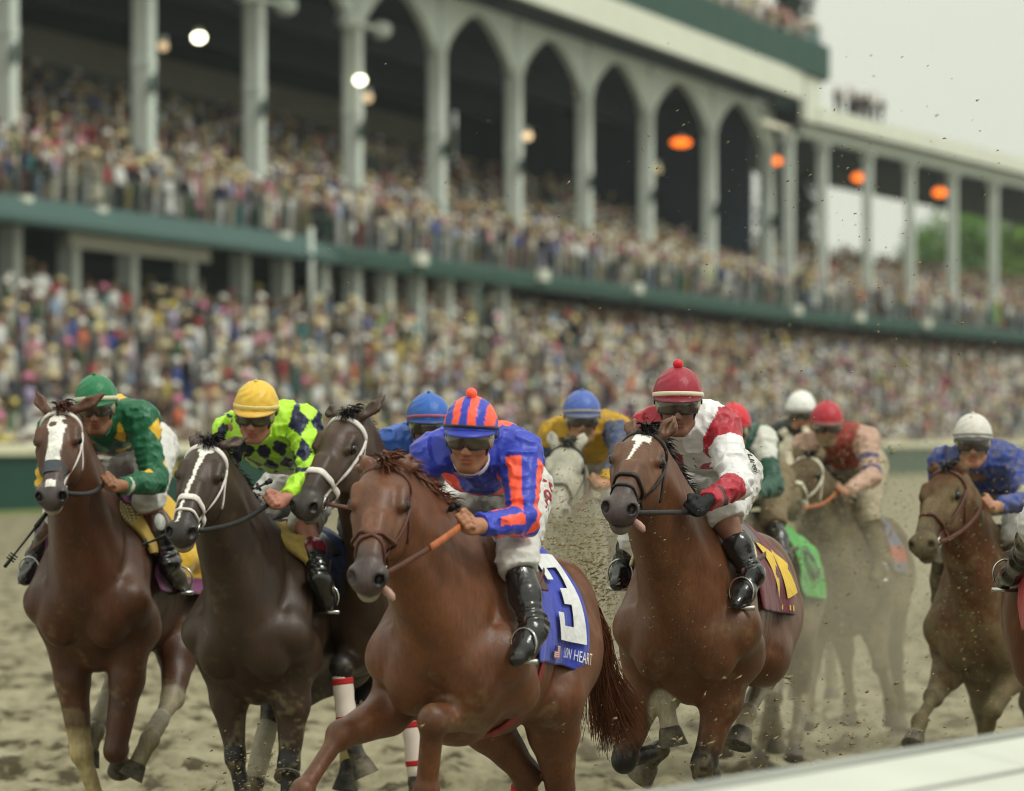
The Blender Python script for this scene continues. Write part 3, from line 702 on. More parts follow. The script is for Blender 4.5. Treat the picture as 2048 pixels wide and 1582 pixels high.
    if br:
        sm = STRAP[br['col']]; bo = bpy.data.objects.new('bridle', None); COL.objects.link(bo); bo.parent = top
        def strap(name, t, ph, w, th=.005, closed=False, m=None):
            p, d = HS(t, ph); mb = MB(); mb.band(p, d, w, th, closed=closed); return mb.build(name, m or sm, bo)
        a = np.linspace(-180, 180, 49)[:-1]
        nw = br.get('nw', .026)
        if br.get('nose', 1):
            strap('noseband', .375 + .02 * np.cos(np.radians(a)), a, nw, .007, True)
        if br.get('cross'):
            strap('crossed_strap', .40 + .055 * np.sin(np.radians(a)), a, .016, .006, True); strap('crossed_strap', .405 - .055 * np.sin(np.radians(a)), a, .016, .006, True)
        if br.get('drop'):
            strap('drop_noseband', .445 + .025 * np.cos(np.radians(a)), a, .014, .006, True)
        bb = np.linspace(-88, 88, 30); strap('browband', .055 + .025 * (np.abs(bb) / 88) ** 2, bb, br.get('bw', .022), .007)
        pp_ = np.linspace(-120, 120, 30); strap('headpiece', -.02 + .1 * (np.abs(pp_) / 120) ** 2, pp_, .026, .006)
        for s in (-1, 1):
            tt = np.linspace(.08, .47, 16); ck = strap('cheekpiece', tt, s * np.interp(tt, [.08, .25, .47], [88, 93, 104]), .018, .007)
            tt = np.linspace(.09, .22, 10); strap('throatlatch', tt, s * np.linspace(95, 140, 10), .014, .006)
            (p,), (d,) = HS([.475], [s * 104], .012); bits[s] = p
            u = nrm(h - d * (h @ d)); wv = np.cross(d, u); mb = MB()
            mb.tube([p + .032 * (math.cos(x) * u + math.sin(x) * wv) for x in np.linspace(0, 6.283, 20)], .0045, 6); mb.build('bit_ring', m_steel, bo)
    else:
        for s in (-1, 1): (p,), (d,) = HS([.475], [s * 104], .01); bits[s] = p
    if c.get('tongue'):
        (p,), (d,) = HS([.53], [c['tongue'] * 118], -.015); mb = MB(); e = rt * c['tongue'] * .8 + h * .35
        mb.tube([p, p + e * .03, p + e * .05 - A(0, 0, .008), p + e * .07 - A(0, 0, .018), p + e * .08 - A(0, 0, .030)], [.011, .014, .016, .014, .007], 10); mb.build('tongue', m_tongue, top)
    # ---- forelock, mane, tail
    mc = c.get('mane', dark)
    hair('forelock', [H(-.01, 0, .02), H(.03, 0, .05)], [nn * .5 + h * .8 + rt * .4, nn * .3 + h + rt * .5], c.get('fore', .07), mc, top, 200, .004, .35, .5, 3)
    cr = [L(-.02, .0, -.0) * (1 - k) + H(-.03, 0, .0) * k + nn * .02 for k in np.linspace(.25, 1, 6)]
    hair('mane', cr, [rt * c.get('maneside', 1) * .9 + up * .25 - fw * .5] * 6, c.get('manel', .075), mc, top, 600, .004, .28, 1.2, 4)
    if 'tail' in c:
        tp = [L(-1.24, 0, -.14)]; 
        for (x, y, l) in c['tail']: tp.append(child(tp[-1], x, y, l, 1))
        mb = MB(); g2 = np.random.default_rng(5)
        for i in range(1000):
            o1 = g2.normal(0, 1, 3); o2 = g2.normal(0, 1, 3); pts = [tp[k] + o1 * (.014 + .003 * k) + o2 * .003 * k * k for k in range(len(tp))]
            n_k = len(pts); tt = np.linspace(0, n_k - 1, 9); P3 = np.array(pts)
            sm_ = [P3[int(min(u, n_k - 2))] * (1 - (u - int(min(u, n_k - 2)))) + P3[int(min(u, n_k - 2)) + 1] * (u - int(min(u, n_k - 2))) for u in tt]
            sm_ = np.array(sm_); sm_[1:-1] = (sm_[:-2] + 2 * sm_[1:-1] + sm_[2:]) / 4
            mb.tube(list(sm_ + g2.normal(0, .006, sm_.shape)), np.linspace(.0024, .0011, 9), 4, np.array(mc) * g2.uniform(.6, 1.5), cap=False)
        mb.build('tail', mat('hair_strands', attr=True, rough=.5, spec=.25), top, usecol=True)
    # ---- tack that lies on the trunk
    TS = [q for q in T]
    def BS(f_, th_, off=.006):
        f_, th_ = np.broadcast_arrays(np.array(f_, float), np.radians(np.array(th_, float)))
        o = L(0, 0, -.36) + f_[..., None] * fw; d = np.sin(th_)[..., None] * rt + np.cos(th_)[..., None] * up
        sh = o.shape; p = march(TS + LG[:4] if False else TS, o.reshape(-1, 3), d.reshape(-1, 3), .75, 110).reshape(sh)
        return p + d * off, d
    def sheet(name, m, f0, f1, th0, th1, nf=24, nt_=40, off=.008, th=.006, parent=top, edge=None, ripple=.0, col=None, seed=0):
        a = np.linspace(0, 1, nf)[:, None]; b = np.linspace(0, 1, nt_)[None]; a, b = np.broadcast_arrays(a, b)
        ff = f0 + (f1 - f0) * a; tt = th0 + (th1 - th0) * b
        if edge: ff, tt = edge(a, b, ff, tt)
        p, d = BS(ff, tt, off)
        if ripple: 
            w = ripple * (vnoise(np.stack([a * 4, b * 7, a * 0 + seed], -1), 1.7, 9) - .3) * np.clip(b * 1.4, 0, 1); p = p + d * np.maximum(w, 0)[..., None]
        v1 = p.reshape(-1, 3); v2 = (p - d * th).reshape(-1, 3); n1 = nf * nt_
        fs = []
        for i in range(nf - 1):
            for j in range(nt_ - 1):
                k = i * nt_ + j; fs += [(k, k + nt_, k + nt_ + 1, k + 1), (n1 + k, n1 + k + 1, n1 + k + nt_ + 1, n1 + k + nt_)]
        rim = [i * nt_ for i in range(nf)] + [(nf - 1) * nt_ + j for j in range(1, nt_)] + [i * nt_ + nt_ - 1 for i in range(nf - 2, -1, -1)] + [j for j in range(nt_ - 2, 0, -1)]
        for k in range(len(rim)): x, y = rim[k], rim[(k + 1) % len(rim)]; fs.append((x, n1 + x, n1 + y, y))
        cc = None
        if col is not None: k = col(a.ravel(), b.ravel()); cc = np.concatenate([k, k])
        return mesh_obj(name, np.concatenate([v1, v2]), fs, m, parent, cc)
    g.update(T=T, N=N, top=top, L=L, fw=fw, rt=rt, up=up, H=H, h=h, lat=lat, nn=nn, bits=bits, BS=BS, sheet=sheet, joints=joints, W=Wp, D=D, HS=HS, ax=ax)
    def bandage(key, k0, k1, colr, r=.045, lo=1):
        J = joints[key]; a, b = J[lo], J[lo + 1]; mb = MB(); pts = [a + (b - a) * k for k in np.linspace(k0, k1, 8)]
        mb.tube(pts, [r - .003] + [r + .002 * math.sin(i * 2.3) for i in range(6)] + [r - .003], 14); return mb.build('leg_bandage', colr, top)
    g['bandage'] = bandage
    return g

def rein(g, s, hand, m='black', w=.02, sag=.03, out=.03):
    a, b = g['bits'][s], np.array(hand); t = np.linspace(0, 1, 14)[:, None]
    pts = a + (b - a) * t - A(0, 0, 1) * (sag * np.sin(np.pi * t)) + g['rt'] * s * (out * np.sin(np.pi * t))
    mb = MB(); mb.band(pts, [g['rt'] * s + A(0, -.4, .2)] * 14, w, .004); return mb.build('rein', STRAP[m], g['top'])
CHEST, BAY, DBAY, LIVER, GREY = srgb(102, 61, 37), srgb(96, 59, 35), srgb(62, 43, 30), srgb(84, 49, 29), srgb(150, 146, 132)
def blaze_wide(t, l):
    w = np.interp(t, [.05, .09, .14, .20, .30, .40, .46], [.012, .036, .046, .034, .030, .034, .018])
    s = (t > .05) & (t < .44) & (np.abs(l - .0) < w)
    for (a, b, r) in ((.145, -.018, .020), (.125, .045, .020), (.075, .0, .010)): s &= ((t - a) ** 2 + (l - b) ** 2) > r * r
    return (s | ((t > .50) & (t < .54) & (np.abs(l) < .022))).astype(float)
def blaze_thin(t, l):
    a = np.hypot((t - .085) / .7, (l - .012) / 1.15) < .033
    c = .006 - (t - .1) * .075; w = np.interp(t, [.08, .13, .2, .35, .52], [.024, .013, .010, .0085, .006])
    return (a | ((t > .08) & (t < .53) & (np.abs(l - c) < w))).astype(float)
def blaze_star(t, l):
    a = (np.abs(t - .10) < .045) & (np.abs(l - .006) < .034)
    c = .004 - (t - .12) * .16; w = np.interp(t, [.12, .2, .30], [.016, .008, .005])
    return (a | ((t > .12) & (t < .29) & (np.abs(l - c) < w))).astype(float)

HORSES = {
 'h1': dict(D=26.8, h=.0078, withers=(203, 992), yaw=-13, poll=(122, 822), nose=(101, 985), ears=((70, 776), (207, 788)), hyaw=-4, roll=2,
            coat=LIVER * .85, points=.15, muzzle=srgb(70, 64, 66), lip=srgb(150, 140, 125), blaze=blaze_wide, mane=srgb(80, 44, 30),
            fl=[(164, 1508, -1), (202, 1622, -1), (222, 1680, -1)], fr=[(230, 1503, -1), (240, 1498, 1), (240, 1535, 1)],
            hl=[(236, 1345, -1), (190, 1462, -1), (176, 1520, -1)], hr=[(347, 1392, -1), (300, 1478, -1), (266, 1545, -1)],
            socks=dict(fl=(-.25, srgb(168, 150, 104)), hl=(.1, srgb(140, 130, 105)), hr=(.1, srgb(150, 138, 112))),
            bridle=dict(col='white', nose=0, nw=.03), label='dark chestnut horse with a broad white blaze and white bridle, leftmost of the field'),
 'h2': dict(D=25.9, h=.0078, withers=(525, 1062), yaw=-16, deep=.94, poll=(417, 890), nose=(362, 1058), ears=((402, 862), (497, 874)), hyaw=-17, roll=-8,
            coat=DBAY * .8, muzzle=srgb(46, 42, 42), lip=srgb(140, 126, 104), blaze=blaze_thin, dark=srgb(24, 20, 19),
            fl=[(470, 1515, -1), (497, 1635, -1), (510, 1690, -1)], fr=[(578, 1530, -1), (574, 1650, -1), (570, 1705, -1)],
            hl=[(546, 1410, -1), (508, 1565, -1), (498, 1620, -1)], hr=[(592, 1405, -1), (578, 1500, -1), (575, 1545, -1)],
            bridle=dict(col='white', nw=.034, bw=.03, drop=1), label='dark bay horse with a thin crooked white blaze and white noseband, under the yellow cap'),
 'h3': dict(D=26.3, withers=(800, 1020), yaw=-12, poll=(700, 832), nose=(606, 1006), ears=((655, 815), (772, 790)), roll=-6,
            coat=DBAY * 1.0, muzzle=srgb(58, 54, 52), lip=srgb(90, 84, 78), dark=srgb(30, 25, 23),
            fl=[(682, 1335, -1), (697, 1470, 1), (728, 1540, 1)], fr=[(822, 1420, -1), (836, 1560, -1), (832, 1620, -1)],
            hl=[(716, 1400, -1), (701, 1515, -1), (692, 1570, -1)],
            bridle=dict(col='white', nw=.034, bw=.026), label='dark bay horse, white noseband, no blaze, head between yellow and striped caps'),
 'h4': dict(D=21.07, h=.0078, withers=(925, 1062), yaw=-13, deep=.95, pitch=5, manel=.09, fore=.09, poll=(772, 930), nose=(730, 1148), ears=((722, 930), (826, 922)), hyaw=-8, roll=-2,
            coat=CHEST * .95, points=.12, muzzle=srgb(62, 56, 58), lip=srgb(150, 138, 120), mane=srgb(98, 56, 36),
            fl=[(680, 1470, -1), (606, 1580, -1), (572, 1640, -1)], fr=[(866, 1440, -1), (852, 1580, 1), (848, 1645, 1)],
            hl=[(1052, 1545, 1), (1038, 1700, 1), (1030, 1760, -1)], hr=[(1120, 1575, 1), (1105, 1720, 1), (1100, 1780, -1)],
            tail=[(1196, 1225, .3), (1196, 1320, .25), (1212, 1390, .2), (1230, 1450, .2)], tongue=1,
            bridle=dict(col='brown', cross=1, nose=0, bw=.02), label='bright chestnut lead horse wearing blue saddle cloth number 3, tongue hanging out'),
 'h5': dict(D=30.3, withers=(1165, 1010), yaw=-8, poll=(1134, 893), nose=(1112, 1020), ears=((1102, 858), (1168, 862)), h=.013,
            coat=GREY, points=.8, muzzle=srgb(150, 146, 140), dark=srgb(80, 78, 70), mud=.45, mudk=.8, muzw=.6,
            fl=[(1108, 1375, -1), (1115, 1440, 1), (1118, 1490, 1)], fr=[(1212, 1375, -1), (1216, 1440, 1), (1218, 1490, 1)],
            bridle=dict(col='black', nw=.02), label='grey horse splashed with mud behind the leading chestnut, rider in yellow'),
 'h6': dict(D=23.2, h=.0078, withers=(1388, 1045), yaw=-10, deep=.87, poll=(1293, 870), nose=(1238, 1008), ears=((1271, 836), (1348, 834)), earL=.105, hyaw=-16, roll=-6,
            coat=BAY * .98, muzzle=srgb(72, 64, 66), lip=srgb(110, 100, 94), blaze=blaze_star, dark=srgb(26, 22, 21),
            fl=[(1248, 1520, -1), (1320, 1500, 1), (1285, 1548, 1)], fr=[(1408, 1530, -1), (1413, 1500, 1), (1413, 1540, 1)],
            hl=[(1375, 1350, -1), (1329, 1408, -1), (1344, 1480, -1)], hr=[(1530, 1350, 1), (1494, 1425, -1), (1478, 1480, -1)],
            socks=dict(hl=(.5, srgb(165, 155, 132)), hr=(.35, srgb(160, 150, 126))), tongue=1,
            bridle=dict(col='black', drop=1, nw=.022), label='bay horse with a white star and stripe, carrying the rider in white and red'),
 'h7': dict(D=32.5, withers=(1495, 1045), yaw=-10, poll=(1432, 930), nose=(1414, 1015), ears=((1412, 905), (1455, 905)), h=.014,
            coat=DBAY * 1.15, mud=.5, mudk=.62, fl=[(1440, 1400, -1), (1445, 1460, 1), (1447, 1500, 1)], fr=[(1545, 1390, -1), (1550, 1450, 1), (1552, 1490, 1)],
            hl=[(1545, 1390, 1), (1530, 1480, 1), (1520, 1520, -1)], hr=[(1605, 1390, 1), (1592, 1470, -1), (1588, 1510, -1)],
            label='brown mud spattered horse wearing a bright green saddle cloth'),
 'h8': dict(D=38.0, withers=(1622, 975), yaw=-6, poll=(1590, 872), nose=(1578, 960), ears=((1566, 856), (1608, 850)), h=.016,
            coat=srgb(178, 170, 146), points=.5, muzzle=srgb(150, 140, 125), mud=.3, fl=[(1585, 1280, -1), (1590, 1350, 1), (1592, 1390, 1)], fr=[(1660, 1280, -1), (1662, 1350, 1), (1664, 1390, 1)],
            label='pale horse at the back of the field, almost hidden, under the far white cap'),
 'h9': dict(D=35.0, withers=(1692, 1008), yaw=-10, poll=(1618, 918), nose=(1580, 1004), ears=((1596, 888), (1644, 890)), h=.014,
            coat=DBAY * .95, mud=.75, mudk=.48, muzzle=srgb(90, 82, 72),
            fl=[(1622, 1335, -1), (1618, 1410, -1), (1612, 1445, -1)], fr=[(1762, 1330, -1), (1780, 1400, 1), (1784, 1440, 1)],
            hl=[(1690, 1300, 1), (1700, 1400, 1), (1700, 1440, -1)], hr=[(1790, 1310, 1), (1800, 1410, 1), (1800, 1450, -1)],
            bridle=dict(col='pale', nw=.035, bw=.03), label='dark muddy horse with a pale noseband, rider in red holding an orange rein'),
 'h10': dict(D=29.5, withers=(1978, 1065), yaw=-13, poll=(1898, 940), nose=(1842, 1084), ears=((1862, 930), (1928, 926)), hyaw=-36, roll=-4, h=.012,
            coat=BAY * .75, mud=.66, mudk=.46, muzzle=srgb(84, 76, 66), mane=srgb(50, 44, 38),
            fl=[(1866, 1395, -1), (1840, 1442, -1), (1828, 1482, -1)], fr=[(1985, 1420, -1), (1972, 1478, 1), (1966, 1510, 1)],
            hl=[(1960, 1400, 1), (1975, 1500, 1), (1970, 1540, -1)], hr=[(2060, 1400, 1), (2070, 1480, 1), (2070, 1520, -1)],
            bridle=dict(col='brown', nw=.02), label='mud caked brown horse at the right carrying the rider in blue with white cap'),
 'h11': dict(D=22.5, withers=(2205, 1020), yaw=1, poll=(2225, 850), nose=(2230, 1010), ears=((2195, 800), (2250, 800)), h=.013,
            coat=BAY * 1.05, fl=[(2115, 1500, -1), (2125, 1560, 1), (2125, 1600, 1)], fr=[(2270, 1500, -1), (2200, 1560, 1), (2200, 1600, 1)],
            label='bay horse cut off by the right edge of the picture, red saddle cloth showing'),
}
G = {}
for _k, _c in HORSES.items():
    G[_k] = build_horse(_c)
# ---------------------------------------------------------------- riders
m_skin = mat('skin', attr=True, rough=.5, spec=.35, noise=.12, nscale=30, bump=.08, bscale=90)
m_silk = mat('silk_cloth', attr=True, rough=.42, spec=.4, noise=.07, nscale=14, bump=.35, bscale=26, sheen=.1)
m_muddy = mat('silk_cloth_muddy', attr=True, rough=.7, spec=.2, noise=.08, nscale=14, bump=.35, bscale=26, dirt=.62, dirtcol=tuple(MUD * .7), dscale=28)
m_breech = mat('breeches_cloth', attr=True, rough=.7, spec=.2, noise=.06, nscale=12, bump=.4, bscale=24, dirt=.1, dscale=20)
m_breech_muddy = mat('breeches_muddy', attr=True, rough=.8, spec=.1, noise=.1, nscale=12, bump=.4, bscale=24, dirt=.7, dirtcol=tuple(MUD * .7), dscale=14)
m_boot = mat('boot_leather', attr=True, rough=.22, spec=.6, noise=.15, nscale=20, bump=.3, bscale=22, coat=.2)
m_boot_muddy = mat('boot_muddy', attr=True, rough=.7, spec=.2, noise=.15, nscale=20, bump=.3, bscale=22, dirt=.75, dirtcol=tuple(MUD * .6), dscale=14)
m_helm = mat('cap_cover', attr=True, rough=.45, spec=.4, noise=.05, nscale=20, bump=.18, bscale=34, sheen=.1)
m_lens = mat('goggle_lens', srgb(70, 60, 52), rough=.08, spec=.8, coat=.4)
m_clear = mat('goggle_side', srgb(158, 148, 116), rough=.1, spec=.8)
m_blackp = mat('black_plastic', (.012, .012, .012), rough=.35)
m_whip = mat('whip_leather', (.014, .013, .013), rough=.4, bump=.2)
m_glove = mat('glove_cloth', (.012, .012, .013), rough=.7, bump=.3)

def build_jockey(c, g):
    D = g['W'][1] - c.get('ahead', .22); k = {}
    HC = P(*c['head'], D)                                         # centre of the skull
    yw, pt, ro = [math.radians(x) for x in c.get('face', (0, -12, 0))]
    gz = A(math.sin(yw) * math.cos(pt), -math.cos(yw) * math.cos(pt), math.sin(pt)); lt = A(math.cos(yw), math.sin(yw), 0); uu = np.cross(gz, lt)
    lt, uu = math.cos(ro) * lt + math.sin(ro) * uu, math.cos(ro) * uu - math.sin(ro) * lt
    hs = .94; X = lambda a, b, z: HC + hs * (gz * a + lt * b + uu * z); hx = np.array([gz, lt, uu])
    Pv = g['L'](-.56 + c.get('seat', (0, 0))[0], 0, .27 + c.get('seat', (0, 0))[1])
    sh = {s: P(*c['sh'][i], D + c.get('shy', .13)) for i, s in enumerate((-1, 1))}
    NB = (sh[-1] + sh[1]) / 2 + A(0, .0, .035)
    el, wr, hd = {}, {}, {}
    for i, s in enumerate((-1, 1)):
        el[s] = child(sh[s], *c['el'][i], .285, c.get('els', (-1, -1))[i]); wr[s] = child(el[s], *c['wr'][i], .245, -1)
        hd[s] = child(wr[s], *c['hd'][i], .085, -1)
    LL, TN = g['L'], g['T'] + g['N']
    hd[-1] = LL(.10, -.10, .13); wr[-1] = hd[-1] - g['fw'] * .075 - g['rt'] * .02 + A(0, 0, .035)
    def clear(p, m):
        d = nrm(p - A(0, 0, CAMH))
        for _ in range(60):
            if sdf(TN, p[None])[0] > m: break
            p = p - d * .02
        return p
    q = clear(hd[1], .045) - hd[1]; hd[1] = hd[1] + q; wr[1] = clear(wr[1] + q * .9, .05); el[1] = el[1] + q * .4
    mid = (sh[-1] + wr[-1]) / 2; el[-1] = mid + nrm(-g['rt'] * .35 - A(0, -.3, .8)) * math.sqrt(max(.004, .27 ** 2 - (np.linalg.norm(sh[-1] - wr[-1]) / 2) ** 2))
    axs = nrm(Pv - NB); la = nrm(sh[1] - sh[-1]); la = nrm(la - axs * (la @ axs)); dv = np.cross(axs, la)
    if dv[2] < 0: dv = -dv
    tx = np.array([axs, la, dv])
    # ---- body: one continuous skin surface
    HDp = [ell(X(-.012, 0, .025), (.098 * hs, .076 * hs, .098 * hs), hx, .02), ell(X(.03, 0, -.045), (.062 * hs, .058 * hs, .075 * hs), hx, .03),
           cap(X(.062, -.014, -.112), X(.062, .014, -.112), .020, None, .02), cap(X(.09, 0, -.002), X(.107, 0, -.040), .009, .0125, .012),
           ell(X(.100, -.010, -.044), .010, None, .008), ell(X(.100, .010, -.044), .010, None, .008),
           ell(X(.083, 0, -.072), (.012, .025, .0065), hx, .008), ell(X(.081, 0, -.085), (.012, .021, .0075), hx, .008), ell(X(.097, 0, -.0785), (.012, .022, .0022), hx, .004, -1)]
    for s in (-1, 1):
        HDp += [ell(X(.055, s * .043, -.030), (.028, .022, .022), hx, .02), cap(X(.083, s * .012, .022), X(.07, s * .05, .022), .012, .01, .015), ell(X(.092, s * .032, .002), (.014, .018, .012), hx, .012, -1),
                cap(X(.02, s * .055, -.085), X(.055, s * .025, -.11), .018, .016, .03), ell(X(-.008, s * .08, -.012), (.022, .010, .034), hx, .01)]
    BODY = HDp + [cap(X(-.025, 0, -.06), NB + axs * .02, .055, .06, .04), ell(NB + axs * .14, (.17, .145, .095), tx, .05), ell(NB + axs * .34, (.17, .13, .09), tx, .05), ell(Pv, (.12, .15, .11), tx, .05)]
    HANDS = {}
    for s in (-1, 1):
        BODY += [cap(sh[s], el[s], .048, .040, .04), cap(el[s], wr[s], .039, .027, .02)]
        HN = []
        pd = nrm(hd[s] - wr[s]); sd = nrm(la - pd * (la @ pd)) * s; dn = np.cross(pd, sd)
        if dn[2] > 0: dn = -dn
        # knuckle row runs mostly up-and-across, fingers curl under around the rein
        vr = nrm(A(0, 0, 1) - pd * pd[2]); ac = nrm(vr * .75 - sd * .65); kd = nrm(np.cross(pd, ac)); 
        if kd @ A(0, -1, 0) < 0: kd = -kd
        HN += [ell(wr[s] + pd * .045, (.052, .042, .024), np.array([pd, ac, kd]), .015), cap(wr[s] - pd * .02, wr[s] + pd * .03, .027, .026, .015)]
        for j, ln in enumerate((.040, .045, .042, .034)):
            b0 = wr[s] + pd * (.078 - .004 * j) + ac * (.028 - .0185 * j) + kd * .006
            b1 = b0 + pd * ln * .55 + kd * ln * .42; b2 = b1 - pd * ln * .35 + kd * ln * .62 * .5 - dn * 0; b3 = b2 - pd * ln * .62 - kd * .008
            HN += [cap(b0, b1, .0102, .0098, .006), cap(b1, b2, .0098, .0092, .004), cap(b2, b3, .0092, .008, .004)]
        t0 = wr[s] + pd * .03 + ac * .034 + kd * .012; t1 = t0 + pd * .035 + ac * .012 + kd * .02; t2 = t1 + pd * .022 - ac * .012 + kd * .012
        HN += [cap(t0, t1, .0135, .0115, .008), cap(t1, t2, .0115, .009, .005)]
        HANDS[s] = HN
        if c.get('glove', 0) != s and c.get('glove', 0) != 2: BODY += HN
    kn, an, to = {}, {}, {}
    for i, s in enumerate((-1, 1)):
        hp = Pv + la * s * .10 - A(0, 0, .03)
        def onside(px, py, m):
            d = A((px - CX) / F, 1, (HZ - py) / F); Y = g['W'][1] + np.linspace(-.7, 1.3, 260); pts = A(0, 0, CAMH) + d * Y[:, None]; q = sdf(g['T'], pts) < m
            return pts[np.argmax(q)] if q.any() else P(px, py, LL(-.35, 0, 0)[1])
        if s > 0 or c.get('lside'): kn[s] = onside(*c['kn'][i], .085); an[s] = onside(*c['an'][i], .065); to[s] = onside(*c['to'][i], .06)
        else:
            kn[s] = LL(-.20, -.27, -.06); an[s] = LL(-.48, -.33, -.42); to[s] = an[s] + g['fw'] * .15 - A(0, 0, .06)
            if c.get('lboot'): an[s] = P(*c['an'][i], an[s][1]); to[s] = P(*c['to'][i], an[s][1] - .12)
        BODY += [cap(hp, kn[s], .075, .052, .04), cap(kn[s], an[s], .05, .036, .03)]
    top = empty('person', (Pv[0], Pv[1], 0), c['label'], 'person', 'jockeys riding in the race')
    hh = c.get('h', .006)
    v, f = sdf_mesh(BODY, hh)
    sk = c.get('skin', srgb(176, 124, 98)); col = np.tile(sk, (len(v), 1)) * (.88 + .24 * vnoise(v, 22, 3)[:, None])
    q = (v - HC) / hs; a_, b_, z_ = q @ gz, q @ lt, q @ uu
    face = (np.abs(b_) < .09) & (a_ > -.12) & (np.abs(z_) < .16)
    lips = face & (a_ > .07) & (np.abs(z_ + .078) < .014) & (np.abs(b_) < .026); col[lips] = sk * A(.75, .52, .5)
    for s in (-1, 1): e = face & (np.hypot(b_ - s * .032, (z_ - .002) * 1.4) < .016) & (a_ > .05); col[e] = sk * .35
    if 'beard' in c: bd = face & (z_ < -.05) & (a_ > -.0) & ~lips; col[bd] *= 1 - .45 * c['beard']
    if c.get('mudface'): 
        w = np.clip(sstep(vnoise(v, 18, 5) * .6 + vnoise(v, 50, 6) * .4, .35, .6), 0, 1)[:, None] * c['mudface']; col = col * (1 - w) + MUD * .55 * w
    hairm = face & (z_ > .02) & (a_ < .04); col[hairm] = srgb(40, 30, 24)
    mesh_obj('body', v, f, m_skin, top, np.clip(col, .004, .9))
    # ---- jacket
    muddy = c.get('mud', 0); ms, mbr, mbo = (m_muddy, m_breech_muddy, m_boot_muddy) if muddy else (m_silk, m_breech, m_boot)
    hem = c.get('hem', .40); hj = c.get('hj', .0075)
    JK = [ell(NB + axs * .13 - dv * .01, (.20, .185, .125), tx, .06), ell(NB + axs * .30 + dv * .01, (.20, .175, .125), tx, .06), cap(NB + A(0, 0, .005), X(-.02, 0, -.10), .075, .062, .03)]
    for s in (-1, 1):
        JK += [cap(NB + la * s * .09 + axs * .05, sh[s], .085, .078, .05), cap(sh[s], el[s], .074, .058, .05), cap(el[s], wr[s] - (wr[s] - el[s]) * .10, .058, .040, .03)]
    chest = NB + axs * .10
    def fold(p):
        r1 = 1 - np.abs(2 * vnoise(p @ tx.T * A(.55, 1.25, 1.25), 17, 31) - 1); r2 = 1 - np.abs(2 * vnoise(p * A(1, 1, .7), 34, 35) - 1)
        d = .010 * (vnoise(p, 10, 33) - .5) - .011 * r1 ** 3 - .005 * r2 ** 3 + .006
        for s in (-1, 1):
            for a, b in ((sh[s], el[s]), (el[s], wr[s])):
                t, ds = seg_t(p, a, b); w = (ds < .10) * (1 - np.clip((ds - .06) / .04, 0, 1)); l = np.linalg.norm(b - a)
                d = d + w * .0042 * np.sin(t * l * 80 + 16 * vnoise(p, 8, 2) + 3 * s) * vnoise(p, 11, 12) * 1.6
        return d
    neckc = X(-.02, 0, -.085); nd = nrm(X(-.02, 0, 0) - NB)
    def cutj(p):
        r = (p - NB) @ axs - hem - .02 * (vnoise(p, 14, 7) - .5)
        for s in (-1, 1):
            w = (p - wr[s]) @ nrm(wr[s] - el[s]) + .012; near = np.linalg.norm(p - wr[s], axis=1) < .16; r = np.where(near, np.maximum(r, w), r)
        near = np.linalg.norm(p - X(0, 0, 0), axis=1) < .17
        r = np.where(near, np.maximum(r, (p - neckc) @ nd), r)
        return np.maximum(r, -sdf_in(p))
    inner = [cap(X(-.02, 0, -.03), NB, .055, .055, .02)]
    def sdf_in(p): return np.full(len(p), 1.0) * 0 + 1.0
    v, f = sdf_mesh(JK, hj, fold, cutj)
    q = v - NB; ta, tl, tv = q @ axs, q @ la, q @ dv
    arm = np.full(len(v), 9.); at = np.zeros(len(v)); asd = np.zeros(len(v)); aph = np.zeros(len(v))
    for s in (-1, 1):
        for o, (a, b) in enumerate(((sh[s], el[s]), (el[s], wr[s]))):
            t, ds = seg_t(v, a, b); m_ = ds - (.07 if o == 0 else .05) < arm
            dr = nrm(b - a); r_ = v - a - t[:, None] * (b - a); o1 = nrm(la * s - dr * (dr @ (la * s))); o2 = np.cross(dr, o1)
            ph = np.arctan2(r_ @ o2, r_ @ o1)
            at[m_] = (o + t)[m_]; asd[m_] = s; aph[m_] = ph[m_]; arm[m_] = (ds - (.07 if o == 0 else .05))[m_]
    tor = np.minimum(pdist(JK[0], v), pdist(JK[1], v)); isarm = (arm < tor + .0) | (at > .95) & (arm < .03)
    px = CX + F * v[:, 0] / v[:, 1]; py = HZ - F * (v[:, 2] - CAMH) / v[:, 1]
    info = dict(v=v, ta=ta, tl=tl, tv=tv, arm=isarm, at=at, s=asd, ph=aph, ang=np.arctan2(tl, -tv))
    jc = c['silks'](info); mesh_obj('jacket', v, f, ms, top, jc)
    k.update(NB=NB, axs=axs, la=la, dv=dv, sh=sh, el=el, wr=wr, hd=hd, top=top, Pv=Pv)
    # collar
    if 'collar' in c:
        mb = MB(); a = np.linspace(0, 2 * math.pi, 25)[:-1]; ctr = X(-.02, 0, -.098); e1 = nrm(gz - nd * (gz @ nd)); e2 = np.cross(nd, e1)
        p = [ctr + .064 * (math.cos(t) * e1 + math.sin(t) * e2) for t in a]; mb.band(p, [math.cos(t) * e1 + math.sin(t) * e2 for t in a], .03, .004, c['collar'], closed=True); mb.build('collar', ms, top, usecol=True)
    # ---- breeches
    BR = [ell(Pv - A(0, 0, .01), (.16, .175, .135), tx, .06), ell(NB + axs * (hem + .02), (.12, .16, .11), tx, .06)]
    for s in (-1, 1):
        hp = Pv + la * s * .10 - A(0, 0, .03); kb = kn[s] + (an[s] - kn[s]) * .16
        BR += [cap(hp, kn[s], .100, .070, .06), cap(kn[s], kb, .069, .058, .04)]
